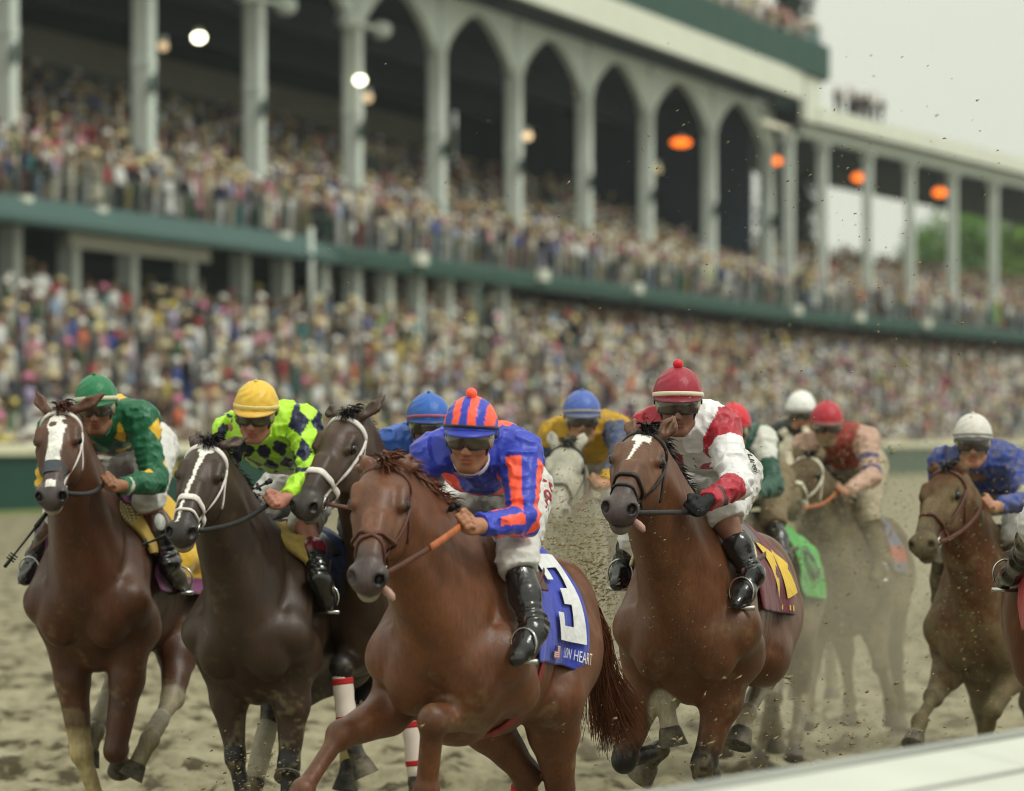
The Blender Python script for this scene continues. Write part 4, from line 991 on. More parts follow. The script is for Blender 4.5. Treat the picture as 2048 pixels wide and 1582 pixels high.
    def foldb(p): return .014 * (vnoise(p, 10, 41) - .5) - .010 * (1 - np.abs(2 * vnoise(p * A(1, 1, 1.5), 19, 42) - 1)) ** 3 - .005 * (1 - np.abs(2 * vnoise(p, 38, 43) - 1)) ** 3 + .005
    def cutb(p):
        r = -((p - NB) @ axs - hem + .05); th = np.minimum(pdist(BR[2], p), pdist(BR[4], p)); r = np.where(th < .035, -1, r)
        for s in (-1, 1):
            kb = kn[s] + (an[s] - kn[s]) * c.get('knee_end', .17); near = np.linalg.norm(p - kb, axis=1) < .15
            r = np.where(near, np.maximum(r, (p - kb) @ nrm(an[s] - kn[s])), r)
        return r
    v, f = sdf_mesh(BR, .009, foldb, cutb); bc = np.tile(c.get('breech', srgb(206, 204, 200)), (len(v), 1)) * .96
    if 'breechcol' in c: bc = c['breechcol'](v, k, bc)
    mesh_obj('breeches', v, f, mbr, top, bc)
    # ---- boots (with the stocking or cuff above them)
    for s in (-1, 1):
        kn_, an_, to_ = kn[s], an[s], to[s]; d = nrm(an_ - kn_); fd = nrm(to_ - an_)
        b0 = kn_ + (an_ - kn_) * c.get('boottop', .17); hl = an_ - fd * .055 - A(0, 0, .035)
        BT = [cap(b0, kn_ + (an_ - kn_) * .5, .056, .057, .03), cap(kn_ + (an_ - kn_) * .5, an_, .057, .041, .03), cap(an_, hl + A(0, 0, .012), .042, .036, .03),
              cap(an_ - A(0, 0, .02), an_ + (to_ - an_) * .55 - A(0, 0, .035), .044, .040, .03), cap(an_ + (to_ - an_) * .5 - A(0, 0, .035), to_ - A(0, 0, .035), .041, .030, .02)]
        def foldt(p):
            t, ds = seg_t(p, kn_, an_); return .006 * sstep(t, .6, .95) * np.sin(t * 60 + 4 * vnoise(p, 12, 3)) + .004 * (vnoise(p, 20, 9) - .5)
        v, f = sdf_mesh(BT, .0085, foldt, lambda p: np.where(np.linalg.norm(p - b0, axis=1) < .12, -((p - b0) @ d), -1))
        t, ds = seg_t(v, kn_, an_); bc = np.tile(c.get('boot', srgb(22, 21, 21)), (len(v), 1))
        if 'bootcuff' in c: w = t < c.get('cuff_t', .45); bc[w] = c['bootcuff']
        if 'shoe' in c: w = (v - an_) @ fd > .03; bc[w] = c['shoe']
        mesh_obj('boot', v, f, mbo, top, bc)
        mb = MB(); st = to_ - fd * .05 - A(0, 0, .035); e = nrm(np.cross(fd, A(0, 0, 1)))
        ring = [st + e * .054 * math.cos(t) + A(0, 0, 1) * (.058 * math.sin(t) + .02) for t in np.linspace(-.6, math.pi + .6, 18)]
        mb.tube(ring, .0045, 6); mb.tube([st - e * .058 - A(0, 0, .045), st + e * .058 - A(0, 0, .045)], .010, 6); mb.build('stirrup', m_steel, g['top'])
        if c.get('strap', 1):
            mb = MB(); p0 = g['L'](-.18, s * .27, -.14); t = np.linspace(0, 1, 8)[:, None]; pts = p0 * (1 - t) + (st + A(0, 0, .1)) * t
            mb.band(pts, [g['rt'] * s] * 8, .024, .004); mb.build('stirrup_leather', STRAP['brown'], g['top'])
    if c.get('glove'):
        for s in ((-1, 1) if c['glove'] == 2 else (c['glove'],)):
            v, f = sdf_mesh([q[:3] + (q[3] + .002, q[4] + .002) + q[5:] if q[0] == 'c' else q for q in HANDS[s]], .006); mesh_obj('glove', v, f, m_glove, top)
    # ---- helmet: shell with stitched cap cover, peak, band, pompom
    n, m_ = 72, 30; R = np.array(c.get('hr', (.128, .106, .124))); hc = c['cap']; vs, cs = [], []; hcn = X(-.012, 0, .032)
    low = lambda a: -.17 + .25 * math.cos(a)        # lower at the nape
    for i in range(m_ + 1):
        for j in range(n):
            a = 2 * math.pi * j / n; e0 = low(a); e = math.pi / 2 - (math.pi / 2 - e0) * i / m_
            r = 1 + .012 * math.sin(9 * a + 5 * math.sin(4 * e)) * math.cos(e) * min(1, i / 6) * c.get('crinkle', 1) - (.03 if i == m_ else 0) + (.010 * math.cos(6 * a) ** 8 * math.cos(e))
            p = (R[0] * r * math.cos(e) * math.cos(a), R[1] * r * math.cos(e) * math.sin(a), R[2] * r * math.sin(e))
            vs.append(hcn + hs * (gz * p[0] + lt * p[1] + uu * p[2])); cs.append(hc(a, e, i / m_))
    fs = [(i * n + j, (i + 1) * n + j, (i + 1) * n + (j + 1) % n, i * n + (j + 1) % n) for i in range(m_) for j in range(n)]
    ho = mesh_obj('helmet', vs, fs, c.get('capmat', m_helm), top, np.array(cs))
    if 'band' in c:
        mb = MB(); a = np.linspace(0, 2 * math.pi, 61)[:-1]; pts, nr_ = [], []
        for t in a:
            e = low(t) + .19; p = hcn + hs * 1.008 * (gz * R[0] * math.cos(e) * math.cos(t) + lt * R[1] * math.cos(e) * math.sin(t) + uu * R[2] * math.sin(e))
            pts.append(p); nr_.append(nrm(p - hcn - uu * ((p - hcn) @ uu)))
        mb.band(pts, nr_, c.get('bandw', .02), .003, c['band'], closed=True); mb.build('cap_band', c.get('capmat', m_helm), ho, usecol=True)
    # peak
    vs, fs = [], []; na = 22
    for lay in (0, 1):
        for k2 in range(3):
            for j in range(na):
                a = math.radians(-72 + 144 * j / (na - 1)); e = low(a) + .06; ext = .040 * k2 / 2 * math.cos(a * 1.15) ** .8
                p = np.array((R[0] * math.cos(e) * math.cos(a) * 1.0 + ext, R[1] * math.cos(e) * math.sin(a) * (1 + .25 * ext), R[2] * math.sin(e) - .35 * ext - .005 * lay))
                vs.append(hcn + hs * (gz * p[0] + lt * p[1] + uu * p[2]))
    for lay in (0, 1):
        for k2 in range(2):
            for j in range(na - 1): q = lay * 3 * na + k2 * na + j; fs.append((q, q + 1, q + na + 1, q + na) if lay else (q, q + na, q + na + 1, q + 1))
    for j in range(na - 1): q = 2 * na + j; fs.append((q, q + 3 * na, q + 3 * na + 1, q + 1))
    mesh_obj('peak', vs, fs, c.get('capmat', m_helm), ho, np.tile(np.array(c['peak']), (len(vs), 1)))
    mb = MB(); top_p = hcn + hs * uu * (R[2] + (.012 if c.get('pom') else .002))
    mb.ball(top_p, .021 if c.get('pom') else .009, n=10, m=7, c=c.get('pomcol', hc(0, 1.5, 0))); mb.build('pompom' if c.get('pom') else 'cap_button', c.get('capmat', m_helm), ho, usecol=True)
    # ---- goggles
    go = bpy.data.objects.new('goggles', None); COL.objects.link(go); go.parent = top
    def gp(a, z, o=0): 
        rr = (.101 + o, .083 + o); return X(-.008 + rr[0] * math.cos(a) ** .8 * (1 if math.cos(a) > 0 else 1), rr[1] * math.sin(a), z)
    na, nz_ = 30, 7; lens, side = [], []; 
    for nm, lo_, hi_, mm, zz in (('lens', -58, 58, m_lens, .029), ('side_panel', 57, 80, m_clear, .026), ('side_panel', -80, -57, m_clear, .026)):
        vs, fs = [], []
        for j in range(na):
            a = math.radians(lo_ + (hi_ - lo_) * j / (na - 1))
            for i in range(nz_):
                z = -1 + 2 * i / (nz_ - 1); zl = .002 + zz * z; 
                if z < 0: zl += .011 * math.exp(-(a / .16) ** 2) * (-z)
                vs.append(gp(a, zl, .012 + .005 * (1 - z * z)))
        n1 = len(vs); vs += [x - nrm(x - HC) * .006 for x in vs]
        for j in range(na - 1):
            for i in range(nz_ - 1): q = j * nz_ + i; fs += [(q, q + nz_, q + nz_ + 1, q + 1), (n1 + q, n1 + q + 1, n1 + q + nz_ + 1, n1 + q + nz_)]
        mesh_obj(nm, vs, fs, mm, go)
    fr = MB(); lp = [math.radians(x) for x in np.linspace(-60, 60, 30)]
    loop = [gp(a, .033, .014) for a in lp] + [gp(a, -.029 + .012 * math.exp(-(a / .16) ** 2), .014) for a in lp[::-1]]
    fr.tube(loop + [loop[0]], .003, 6, cap=False); fr.build('frame', m_blackp, go)
    sb = MB(); a = np.linspace(math.radians(76), math.radians(284), 24); pts = [X(-.012 + .118 * math.cos(t), .100 * math.sin(t) * 1.02, .006) for t in a]
    sb.band(pts, [nrm(p - HC) for p in pts], .018, .003); sb.build('goggle_strap', m_blackp, go)
    ch = MB()
    for s in (-1, 1): ch.tube([X(.02, s * .086, .0), X(.03, s * .068, -.06), X(.05, s * .035, -.118), X(.055, 0, -.134)], .005, 6)
    ch.build('chin_strap', m_blackp, ho)
    k.update(BR=BR, X=X, kn=kn, an=an, to=to, HC=HC, gz=gz, lt=lt, uu=uu)
    return k

def whip(a, b, label, grip=.03):
    a, b = np.array(a), np.array(b); d = b - a; o = empty('riding_whip', (a[0], a[1], 0), label, 'whip')
    mb = MB(); mb.tube([a, a + d * .3], .011, 8); mb.ball(a, .0135, n=8, m=6); mb.build('grip', m_whip, o)
    mb = MB(); mb.tube([a + d * .3, a + d * .88], [.007, .004], 7); mb.build('shaft', m_whip, o)
    mb = MB(); e = nrm(np.cross(d, A(0, 1, 0)))
    mb.tube([a + d * .86, a + d], .009, 6)
    for t in (.80, .84, .88): mb.tube([a + d * t - e * .02, a + d * t + e * .02], .004, 5)
    mb.build('flap', m_whip, o); return o
def flat(rgb): return lambda a, e, t: rgb
def col0(i, base): return np.tile(np.array(base, float), (len(i['ta']), 1))
GRN, YEL, LIME, NAVY, BLU, ORG, RED, WHT = srgb(10, 92, 58), srgb(226, 178, 44), srgb(178, 232, 52), srgb(24, 28, 66), srgb(46, 62, 180), srgb(255, 92, 62), srgb(166, 20, 44), srgb(226, 224, 226)
def dia(x, y, cx, cy, w, h): return (np.abs(x - cx) / w + np.abs(y - cy) / h) < 1
def silks1(i):
    c = col0(i, GRN); x, y = i['tl'], i['ta']
    t = ~i['arm']
    for cx, cy in ((-.14, .05), (.05, .20), (.15, .30), (-.08, .30), (.10, .02), (.03, .36), (-.03, .36)): c[t & dia(x, y, cx, cy, .04, .055)] = YEL
    hem = t & (i['tv'] < .02)
    for cx in (-.13, -.03, .07, .16): c[hem & dia(x, y, cx, .40, .055, .085)] = YEL
    for ct, cp in ((.78, -.5), (.25, .3), (1.25, 1.6)): c[i['arm'] & dia(i['ph'] * .06, i['at'], cp * .06, ct, .05, .16)] = YEL
    c[i['arm'] & (i['at'] > 1.78) & (i['at'] < 1.85)] = srgb(206, 206, 188); return c
def silks2(i):
    c = col0(i, LIME); a = i['ang'] * .17; y = i['ta']
    u, w = a / .098, y / .15 + .1
    d = (np.abs((u % 1) - .5) * 2 + np.abs((w % 1) - .5) * 2) < .98
    c[d & ~i['arm'] & (y > .0)] = NAVY
    u, w = i['ph'] * .06 / .085 + .3, i['at'] / .55 + .2
    d = (np.abs((u % 1) - .5) * 2 + np.abs((w % 1) - .5) * 2) < .95
    c[d & i['arm'] & (i['at'] < 1.35)] = NAVY; return c
def silks3(i): return col0(i, srgb(38, 84, 168))
def silks4(i):
    c = col0(i, BLU); t = ~i['arm']
    c[t & (i['ta'] > .235) & (i['tv'] < .02)] = ORG                         # belly panel
    e = (np.hypot((i['tl'] - .075) / .095, (i['ta'] - .19) / .22) < 1) & (i['tv'] > .02) & (i['at'] < .15); c[e] = ORG
    st = np.sin(i['ph'] * 4 + .6) > .1
    c[i['arm'] & st & (i['at'] > .18) & (i['at'] < 1.70)] = ORG; return c
def silks5(i):
    c = col0(i, srgb(196, 150, 24)); c[i['arm'] & (i['at'] > .12)] = srgb(44, 72, 120); c[i['arm'] & (i['at'] > 1.7)] = srgb(196, 150, 24); return c
def ring(x, y, cx, cy, r, w, gap0, gap1):
    d = np.hypot(x - cx, y - cy); a = np.arctan2(y - cy, x - cx); return (np.abs(d - r) < w) & ~((a > gap0) & (a < gap1))
def silks6(i):
    c = col0(i, WHT); t = ~i['arm']; x, y = i['tl'], i['ta']
    c[i['arm'] & (i['at'] < .30)] = RED; c[t & (np.abs(np.abs(x) - .155) < .022) & (i['tv'] < .05)] = RED; c[t & (y < .0) & (x < -.07)] = RED
    c[i['arm'] & (i['at'] > 1.12)] = RED; c[i['arm'] & (i['at'] > 1.62) & (i['at'] < 1.74)] = srgb(70, 24, 28)
    f = t & (i['tv'] < -.0)
    z = i['v'][:, 2]; cx = .07; zz = (i['v'] - i['v'].mean(0))
    c[f & ring(x, (y - .24) * .8, .085, .0, .047, .019, -.45, .45)] = RED; c[f & (np.abs(x + .075) < .028) & (np.abs(y - .225) < .04)] = RED
    for b in (.10, .15, .20, .27): c[f & (np.hypot(x - .01, y - b) < .009)] = srgb(20, 20, 24)
    return c
def silks7(i):
    c = col0(i, srgb(8, 66, 48)); c[i['arm'] & (i['at'] < .5) & (i['ph'] > .2)] = srgb(200, 200, 190)
    c[(~i['arm']) & (i['tv'] > .04) & (np.abs(i['tl']) < .05)] = WHT; return c
def silks8(i):
    c = col0(i, srgb(34, 34, 36)); c[(~i['arm']) & (i['tl'] < -.10)] = srgb(160, 140, 40); return c
def silks9(i):
    c = col0(i, srgb(146, 26, 42)); c[i['arm']] = srgb(196, 160, 146)
    c[i['arm'] & (((i['at'] > .52) & (i['at'] < .66)) | ((i['at'] > .82) & (i['at'] < .96)))] = srgb(54, 56, 112); return c
def silks10(i):
    c = col0(i, srgb(40, 70, 150)); c[i['arm'] & (i['at'] > .85) & (i['at'] < 1.12)] = srgb(190, 186, 160); return c
def cap4(a, e, t):
    w = (math.sin(a) * math.cos(e)) 
    return ORG if int(math.floor((w + 1.15) / .30)) % 2 == 0 and t < .86 else BLU
JOCKEYS = {
 'h1': dict(head=(193, 812), face=(-4, -14, 3), sh=((112, 858), (284, 838)), el=((120, 950), (311, 962)), wr=((160, 985), (240, 972)), hd=((175, 1000), (206, 970)),
   kn=((110, 1020), (298, 1000)), an=((74, 1110), (338, 1122)), to=((50, 1142), (368, 1158)), silks=silks1, cap=flat(srgb(14, 110, 66)), peak=srgb(14, 90, 56), band=srgb(212, 208, 180),
   bootcuff=srgb(74, 34, 32), boottop=.2, hem=.34, skin=srgb(150, 104, 78), beard=.4, lboot=1, label='person in emerald green silks with yellow diamonds and a green cap'),
 'h2': dict(head=(512, 826), face=(-12, -20, -4), sh=((462, 862), (606, 848)), el=((424, 935), (622, 945)), wr=((470, 985), (572, 998)), hd=((490, 1010), (538, 1008)),
   kn=((470, 1040), (612, 1048)), an=((440, 1140), (640, 1158)), to=((420, 1180), (662, 1202)), silks=silks2, cap=flat(srgb(224, 182, 62)), peak=srgb(214, 170, 70), band=srgb(226, 206, 130),
   bootcuff=srgb(108, 18, 36), cuff_t=.62, boottop=.40, knee_end=.05, stock=1, hem=.33, skin=srgb(172, 116, 98), beard=.3, collar=LIME, crinkle=1.6, label='person in lime silks with navy diamonds and a yellow cap'),
 'h3': dict(head=(857, 850), face=(4, -10, 0), sh=((788, 890), (935, 905)), el=((770, 960), (960, 985)), wr=((790, 1010), (900, 1015)), hd=((805, 1020), (880, 1025)),
   kn=((720, 1060), (880, 1060)), an=((720, 1150), (890, 1150)), to=((705, 1190), (900, 1190)), silks=silks3, cap=flat(srgb(38, 92, 176)), peak=srgb(30, 60, 120), band=srgb(170, 84, 110), bandw=.014,
   label='person in plain blue silks and blue cap, half hidden behind the striped cap'),
 'h4': dict(head=(941, 872), face=(-10, -14, -3), sh=((868, 912), (1040, 910)), el=((852, 985), (1046, 1040)), wr=((874, 1034), (958, 1052)), hd=((890, 1050), (922, 1052)), seat=(-.02, -.04),
   kn=((890, 1140), (1034, 1122)), an=((850, 1250), (1066, 1254)), to=((830, 1290), (1036, 1296)), silks=silks4, cap=cap4, peak=BLU * .8, band=srgb(24, 22, 30), bandw=.012, pom=1, pomcol=ORG,
   hem=.33, collar=srgb(215, 215, 225), beard=.6, skin=srgb(168, 118, 90), h=.0055, hj=.006, label='person in blue and orange striped silks and cap on the leading horse'),
 'h5': dict(head=(1164, 836), face=(2, -12, 0), sh=((1108, 872), (1236, 862)), el=((1095, 930), (1244, 912)), wr=((1130, 975), (1208, 968)), hd=((1140, 985), (1180, 972)), h=.008, hj=.010,
   kn=((1090, 1060), (1240, 1060)), an=((1085, 1150), (1245, 1150)), to=((1075, 1180), (1252, 1180)), silks=silks5, cap=flat(srgb(70, 96, 172)), peak=srgb(90, 96, 120), band=srgb(160, 150, 130), bandw=.014, mud=1, mudface=.8,
   label='person in mud spotted yellow silks and a blue cap on the grey horse'),
 'h6': dict(head=(1356, 806), face=(-2, -12, 0), sh=((1306, 858), (1440, 862)), el=((1290, 960), (1476, 968)), wr=((1340, 1010), (1412, 1004)), hd=((1352, 1020), (1380, 1024)),
   kn=((1285, 1060), (1450, 1040)), an=((1252, 1120), (1502, 1146)), to=((1234, 1150), (1474, 1190)), silks=silks6, cap=flat(srgb(148, 24, 48)), peak=srgb(110, 16, 34), band=srgb(224, 214, 186), bandw=.018, pom=1, pomcol=srgb(206, 16, 46),
   hem=.33, boottop=.34, knee_end=.04, lboot=1, glove=2, beard=.3, skin=srgb(132, 92, 74), hj=.0065, label='person in white silks with red shoulder bands and a maroon cap with pompom'),
 'h7': dict(head=(1466, 858), face=(-16, -10, 0), sh=((1432, 900), (1526, 884)), el=((1425, 960), (1546, 972)), wr=((1450, 995), (1504, 992)), hd=((1462, 1000), (1486, 994)), h=.009, hj=.010,
   kn=((1440, 1040), (1546, 1042)), an=((1430, 1110), (1566, 1112)), to=((1420, 1130), (1552, 1140)), silks=silks7, cap=flat(srgb(200, 14, 40)), peak=srgb(150, 14, 34), breech=srgb(120, 105, 80),
   label='person in dark green silks and a plain red cap behind the maroon cap'),
 'h8': dict(head=(1602, 826), face=(-4, -10, 0), sh=((1560, 868), (1650, 866)), el=((1556, 920), (1660, 920)), wr=((1580, 950), (1635, 950)), hd=((1590, 958), (1620, 958)), h=.01, hj=.012,
   kn=((1580, 990), (1660, 990)), an=((1575, 1050), (1665, 1050)), to=((1570, 1070), (1668, 1072)), silks=silks8, cap=flat(srgb(226, 224, 220)), peak=srgb(120, 118, 110), mudface=.7,
   label='person in dark silks and a clean white cap at the back of the field'),
 'h9': dict(head=(1654, 850), face=(2, -14, 0), sh=((1612, 894), (1732, 880)), el=((1596, 940), (1742, 954)), wr=((1640, 985), (1692, 984)), hd=((1652, 990), (1672, 985)), h=.008, hj=.010,
   kn=((1640, 1040), (1736, 1034)), an=((1640, 1110), (1766, 1120)), to=((1630, 1140), (1752, 1146)), silks=silks9, cap=flat(srgb(170, 30, 48)), peak=srgb(120, 70, 62), mud=1, mudface=.9, breech=srgb(180, 170, 150), boot=srgb(90, 80, 60), ans=(1, 1),
   label='person in muddy red silks with pale sleeves and a red cap'),
 'h10': dict(head=(1946, 884), face=(-4, -10, 0), sh=((1890, 926), (2030, 930)), el=((1880, 985), (2056, 1000)), wr=((1930, 1015), (1992, 1014)), hd=((1945, 1020), (1966, 1012)), h=.0075, hj=.009,
   kn=((1900, 1080), (2030, 1080)), an=((1880, 1150), (2040, 1170)), to=((1865, 1180), (2030, 1200)), silks=silks10, cap=flat(srgb(206, 202, 194)), peak=srgb(60, 58, 56), band=srgb(130, 126, 120), bandw=.01, mud=1, mudface=.5, ahead=.15,
   label='person in royal blue silks and a white cap at the right, smiling'),
 'h11': dict(head=(2230, 770), face=(6, -12, 0), sh=((2180, 850), (2310, 850)), el=((2190, 950), (2310, 950)), wr=((2220, 1000), (2270, 1000)), hd=((2235, 1010), (2255, 1010)), h=.01, hj=.012,
   kn=((2075, 1052), (2200, 1062)), an=((2046, 1112), (2215, 1150)), to=((2004, 1146), (2230, 1190)), silks=silks3, lside=1, cap=flat(BLU), peak=BLU, label='person whose white breeches and black boot show at the right edge'),
}
J = {}
for _k, _c in JOCKEYS.items():
    _c = {a: b for a, b in _c.items() if b is not None}
    J[_k] = build_jockey(_c, G[_k])
# ---------------------------------------------------------------- saddles, pads, cloths and their lettering
def cloth_mat(n, c): return mat('cloth_' + n, np.array(c), rough=.6, spec=.25, noise=.08, nscale=18, bump=.5, bscale=20, sheen=.15)
def text_on(g, txt, f0, f1, t0, t1, m, off=.016, name='lettering', parent=None, bold=0, italic=0):
    cu = bpy.data.curves.new('t', 'FONT'); cu.body = txt; cu.offset = bold; cu.shear = italic; cu.resolution_u = 6
    ob = bpy.data.objects.new('t', cu); COL.objects.link(ob); dg = bpy.context.evaluated_depsgraph_get(); me = bpy.data.meshes.new_from_object(ob.evaluated_get(dg))
    bpy.data.objects.remove(ob)
    import bmesh
    bm = bmesh.new(); bm.from_mesh(me); bmesh.ops.triangulate(bm, faces=bm.faces[:])
    xs = [v.co.x for v in bm.verts]; ys = [v.co.y for v in bm.verts]; x0, x1, y0, y1 = min(xs), max(xs), min(ys), max(ys)
    for _ in range(3):
        e = [e for e in bm.edges if e.calc_length() > .14 * (x1 - x0)]
        if not e: break
        bmesh.ops.subdivide_edges(bm, edges=e, cuts=1, use_grid_fill=False); bmesh.ops.triangulate(bm, faces=bm.faces[:])
    co = np.array([v.co[:] for v in bm.verts]); fs = [[v.index for v in f.verts] for f in bm.faces]; bm.free(); bpy.data.meshes.remove(me)
    u = (co[:, 0] - x0) / (x1 - x0); w = (co[:, 1] - y0) / (y1 - y0)
    p, d = g['BS'](f0 + (f1 - f0) * u, t1 + (t0 - t1) * w, off)
    return mesh_obj(name, p, fs, m, parent or g['top'], smooth=False)
def grid_on(g, tris, f0, f1, t0, t1, m, off, name, parent):
    P2 = []; fs = []
    for a, b, c_ in tris:                       # barycentric grids keep every facet small enough to follow the cloth
        n = 10; base = len(P2); idx = {}
        for i in range(n + 1):
            for j in range(n + 1 - i): idx[i, j] = base + len(idx); P2.append(np.array(a) + (np.array(b) - a) * i / n + (np.array(c_) - a) * j / n)
        for i in range(n):
            for j in range(n - i):
                fs.append((idx[i, j], idx[i + 1, j], idx[i, j + 1]))
                if i + j < n - 1: fs.append((idx[i + 1, j], idx[i + 1, j + 1], idx[i, j + 1]))
    q = np.array(P2); p, d = g['BS'](f0 + (f1 - f0) * q[:, 0], t1 + (t0 - t1) * q[:, 1], off); return mesh_obj(name, p, fs, m, parent, smooth=False)
def poly_on(g, polys, *a): return grid_on(g, [(p[0], p[i], p[i + 1]) for p in polys for i in range(1, len(p) - 1)], *a)
def rects_on(g, rects, *a): return poly_on(g, [[(x0, y0), (x1, y0), (x1, y1), (x0, y1)] for x0, y0, x1, y1 in rects], *a)
def decal(k, txt, px0, py0, px1, py1, wd, m, name='lettering'):
    """lettering running down the hip of a rider's breeches"""
    cu = bpy.data.curves.new('t', 'FONT'); cu.body = txt; cu.offset = .015; cu.resolution_u = 5; cu.shear = .2
    ob = bpy.data.objects.new('t', cu); COL.objects.link(ob); dg = bpy.context.evaluated_depsgraph_get(); me = bpy.data.meshes.new_from_object(ob.evaluated_get(dg)); bpy.data.objects.remove(ob)
    import bmesh
    bm = bmesh.new(); bm.from_mesh(me); bmesh.ops.triangulate(bm, faces=bm.faces[:]); xs = [v.co.x for v in bm.verts]; x0, x1 = min(xs), max(xs)
    for _ in range(4):
        e = [e for e in bm.edges if e.calc_length() > .03 * (x1 - x0)]
        if e: bmesh.ops.subdivide_edges(bm, edges=e, cuts=1); bmesh.ops.triangulate(bm, faces=bm.faces[:])
    co = np.array([v.co[:] for v in bm.verts]); fs = [[v.index for v in f.verts] for f in bm.faces]; bm.free()
    u = (co[:, 0] - x0) / (x1 - x0); w = co[:, 1] / max(co[:, 1].max(), 1e-6) - .5; Y = J[k]['Pv'][1]
    a, b = P(px0, py0, Y), P(px1, py1, Y); dr = b - a; sd = nrm(A(-dr[2], 0, dr[0])); d = A(.25, -.97, 0)
    pts = a + dr * u[:, None] + sd * (w * wd)[:, None]; hit = march(J[k]['BR'], pts - d * .35, np.tile(d, (len(pts), 1)), .8, 160)
    return mesh_obj(name, hit + d * .010, fs, m, J[k]['top'], smooth=False)
m_white = cloth_mat('white', srgb(226, 226, 228)); m_saddle = mat('saddle_leather', srgb(36, 28, 26), rough=.35, spec=.5, bump=.2)
for k in G: G[k]['sheet']('saddle', m_saddle, -.14, -.56, -38, 38, 20, 24, .03, .02)
# lead horse: blue number cloth
g = G['h4']
blue = g['sheet']('saddle_cloth', cloth_mat('blue', srgb(52, 66, 176)), -.10, -.82, -100, 116, 40, 120, .016, .004, ripple=.012,
                  edge=lambda a, b, f, t: (f + .10 * (1 - 2 * np.abs(b - .5)) * (1 - a), t))
rects_on(g, [(0, .84, 1, 1), (.66, 0, 1, 1), (.36, .42, .7, .60), (0, 0, 1, .17), (0, .70, .26, .86), (0, .14, .26, .32)], -.43, -.74, 30, 97, m_white, .034, 'number', blue)
text_on(g, 'LION HEART', -.52, -.80, 102, 109.5, m_white, .034, 'lettering', blue)
fl = g['sheet']('flag_patch', mat('flag_patch', attr=True, rough=.7), -.33, -.42, 102, 111, 10, 14, .034, .003, parent=blue,
    col=lambda a, b: np.where(((a < .45) & (b < .5))[:, None], srgb(40, 50, 120), np.where((np.floor(b * 13) % 2 < 1)[:, None], srgb(190, 60, 60), srgb(224, 216, 214))))
g['sheet']('saddle_pad', cloth_mat('cream', srgb(206, 196, 160)), -.02, -.25, -62, 62, 14, 50, .024, .012)
g['sheet']('saddle_flap', STRAP['brown'], -.12, -.30, 30, 62, 14, 30, .046, .008)
g['sheet']('girth', mat('girth_red', srgb(140, 50, 50), rough=.6, noise=.4, nscale=30), -.22, -.29, 100, 180, 8, 40, .014, .008)
# dark chestnut: net topped foam pad, purple and yellow cloth
g = G['h1']
def net(a, b): return np.where(((np.sin(a * 60 + b * 70) > .75) | (np.sin(a * 60 - b * 70) > .75))[:, None] & (b < .45)[:, None], srgb(70, 60, 42), np.where((b < .45)[:, None], srgb(190, 172, 120), srgb(176, 148, 78)))
g['sheet']('foam_pad', mat('foam_net', attr=True, rough=.9, bump=.4, bscale=150), .08, -.17, 8, 72, 60, 90, .035, .022, col=net)
g['sheet']('saddle_cloth', mat('cloth_purple', attr=True, rough=.45, spec=.4, bump=.5, bscale=18, sheen=.2), .0, -.85, -98, 106, 40, 90, .024, .005, ripple=.09,
    col=lambda a, b: np.where((a > .45)[:, None] & (b > .55)[:, None] & (b < .93)[:, None], srgb(214, 170, 30), srgb(104, 22, 86)))
# dark bay: foam pad and navy cloth
g = G['h2']
g['sheet']('foam_pad', FOAM, .08, -.20, 6, 92, 30, 50, .042, .024, edge=lambda a, b, f, t: (f - .05 * b, t - 10 * (2 * a - 1) ** 2 * b))
g['sheet']('saddle_cloth', mat('cloth_navy', attr=True, rough=.6, bump=.4, bscale=18), -.24, -.80, -98, 102, 26, 70, .02, .005, ripple=.03,
    col=lambda a, b: np.where((b > .955)[:, None] & (a < .5)[:, None], srgb(190, 188, 186), srgb(24, 34, 72)))
# bay: maroon cloth with a yellow numeral
g = G['h6']
mar = g['sheet']('saddle_cloth', cloth_mat('maroon', srgb(98, 20, 40)), -.05, -.82, -98, 98, 26, 80, .018, .005, ripple=.02)
g['sheet']('saddle_pad', cloth_mat('cream', srgb(206, 196, 160)), .0, -.22, -62, 66, 14, 50, .026, .012)
poly_on(g, [[(0, 1), (.62, .72), (.30, 0)], [(.62, .74), (.80, .80), (1.1, .52), (1.0, .45), (1.2, .1), (.72, .0)]], -.46, -.78, 34, 86, cloth_mat('yellow', srgb(222, 184, 50)), .03, 'number', mar)
text_on(g, 'I II', -.62, -.76, 91, 95, cloth_mat('yellow', srgb(222, 184, 50)), .03, 'lettering', mar)
# green cloth
g = G['h7']
grn = g['sheet']('saddle_cloth', cloth_mat('bright_green', srgb(70, 156, 72)), -.30, -.95, -98, 100, 26, 70, .025, .005, ripple=.06)
text_on(g, '10', -.5, -.75, 45, 80, m_blackp, .06, 'number', grn, bold=.02)
g = G['h9']; g['sheet']('saddle_cloth', mat('cloth_greyblue', attr=True, rough=.8, dirt=.6, dirtcol=tuple(MUD * .7)), -.25, -.75, -95, 100, 20, 60, .018, .005, col=lambda a, b: np.where((np.abs(b - .88) < .05)[:, None], srgb(190, 70, 70), srgb(96, 100, 130)))
g = G['h10']; g['sheet']('saddle_cloth', mat('cloth_greyblue', attr=True), -.25, -.75, -90, 95, 20, 60, .018, .005, col=lambda a, b: np.tile(srgb(90, 90, 100), (len(a), 1)))
g = G['h11']; g['sheet']('saddle_cloth', cloth_mat('red', srgb(178, 26, 34)), -.10, -.60, -112, 98, 20, 60, .02, .005, ripple=.04)
for k in ('h5', 'h3', 'h8'): G[k]['sheet']('saddle_cloth', cloth_mat('grey', srgb(110, 108, 104)), -.25, -.75, -90, 95, 20, 60, .018, .005)
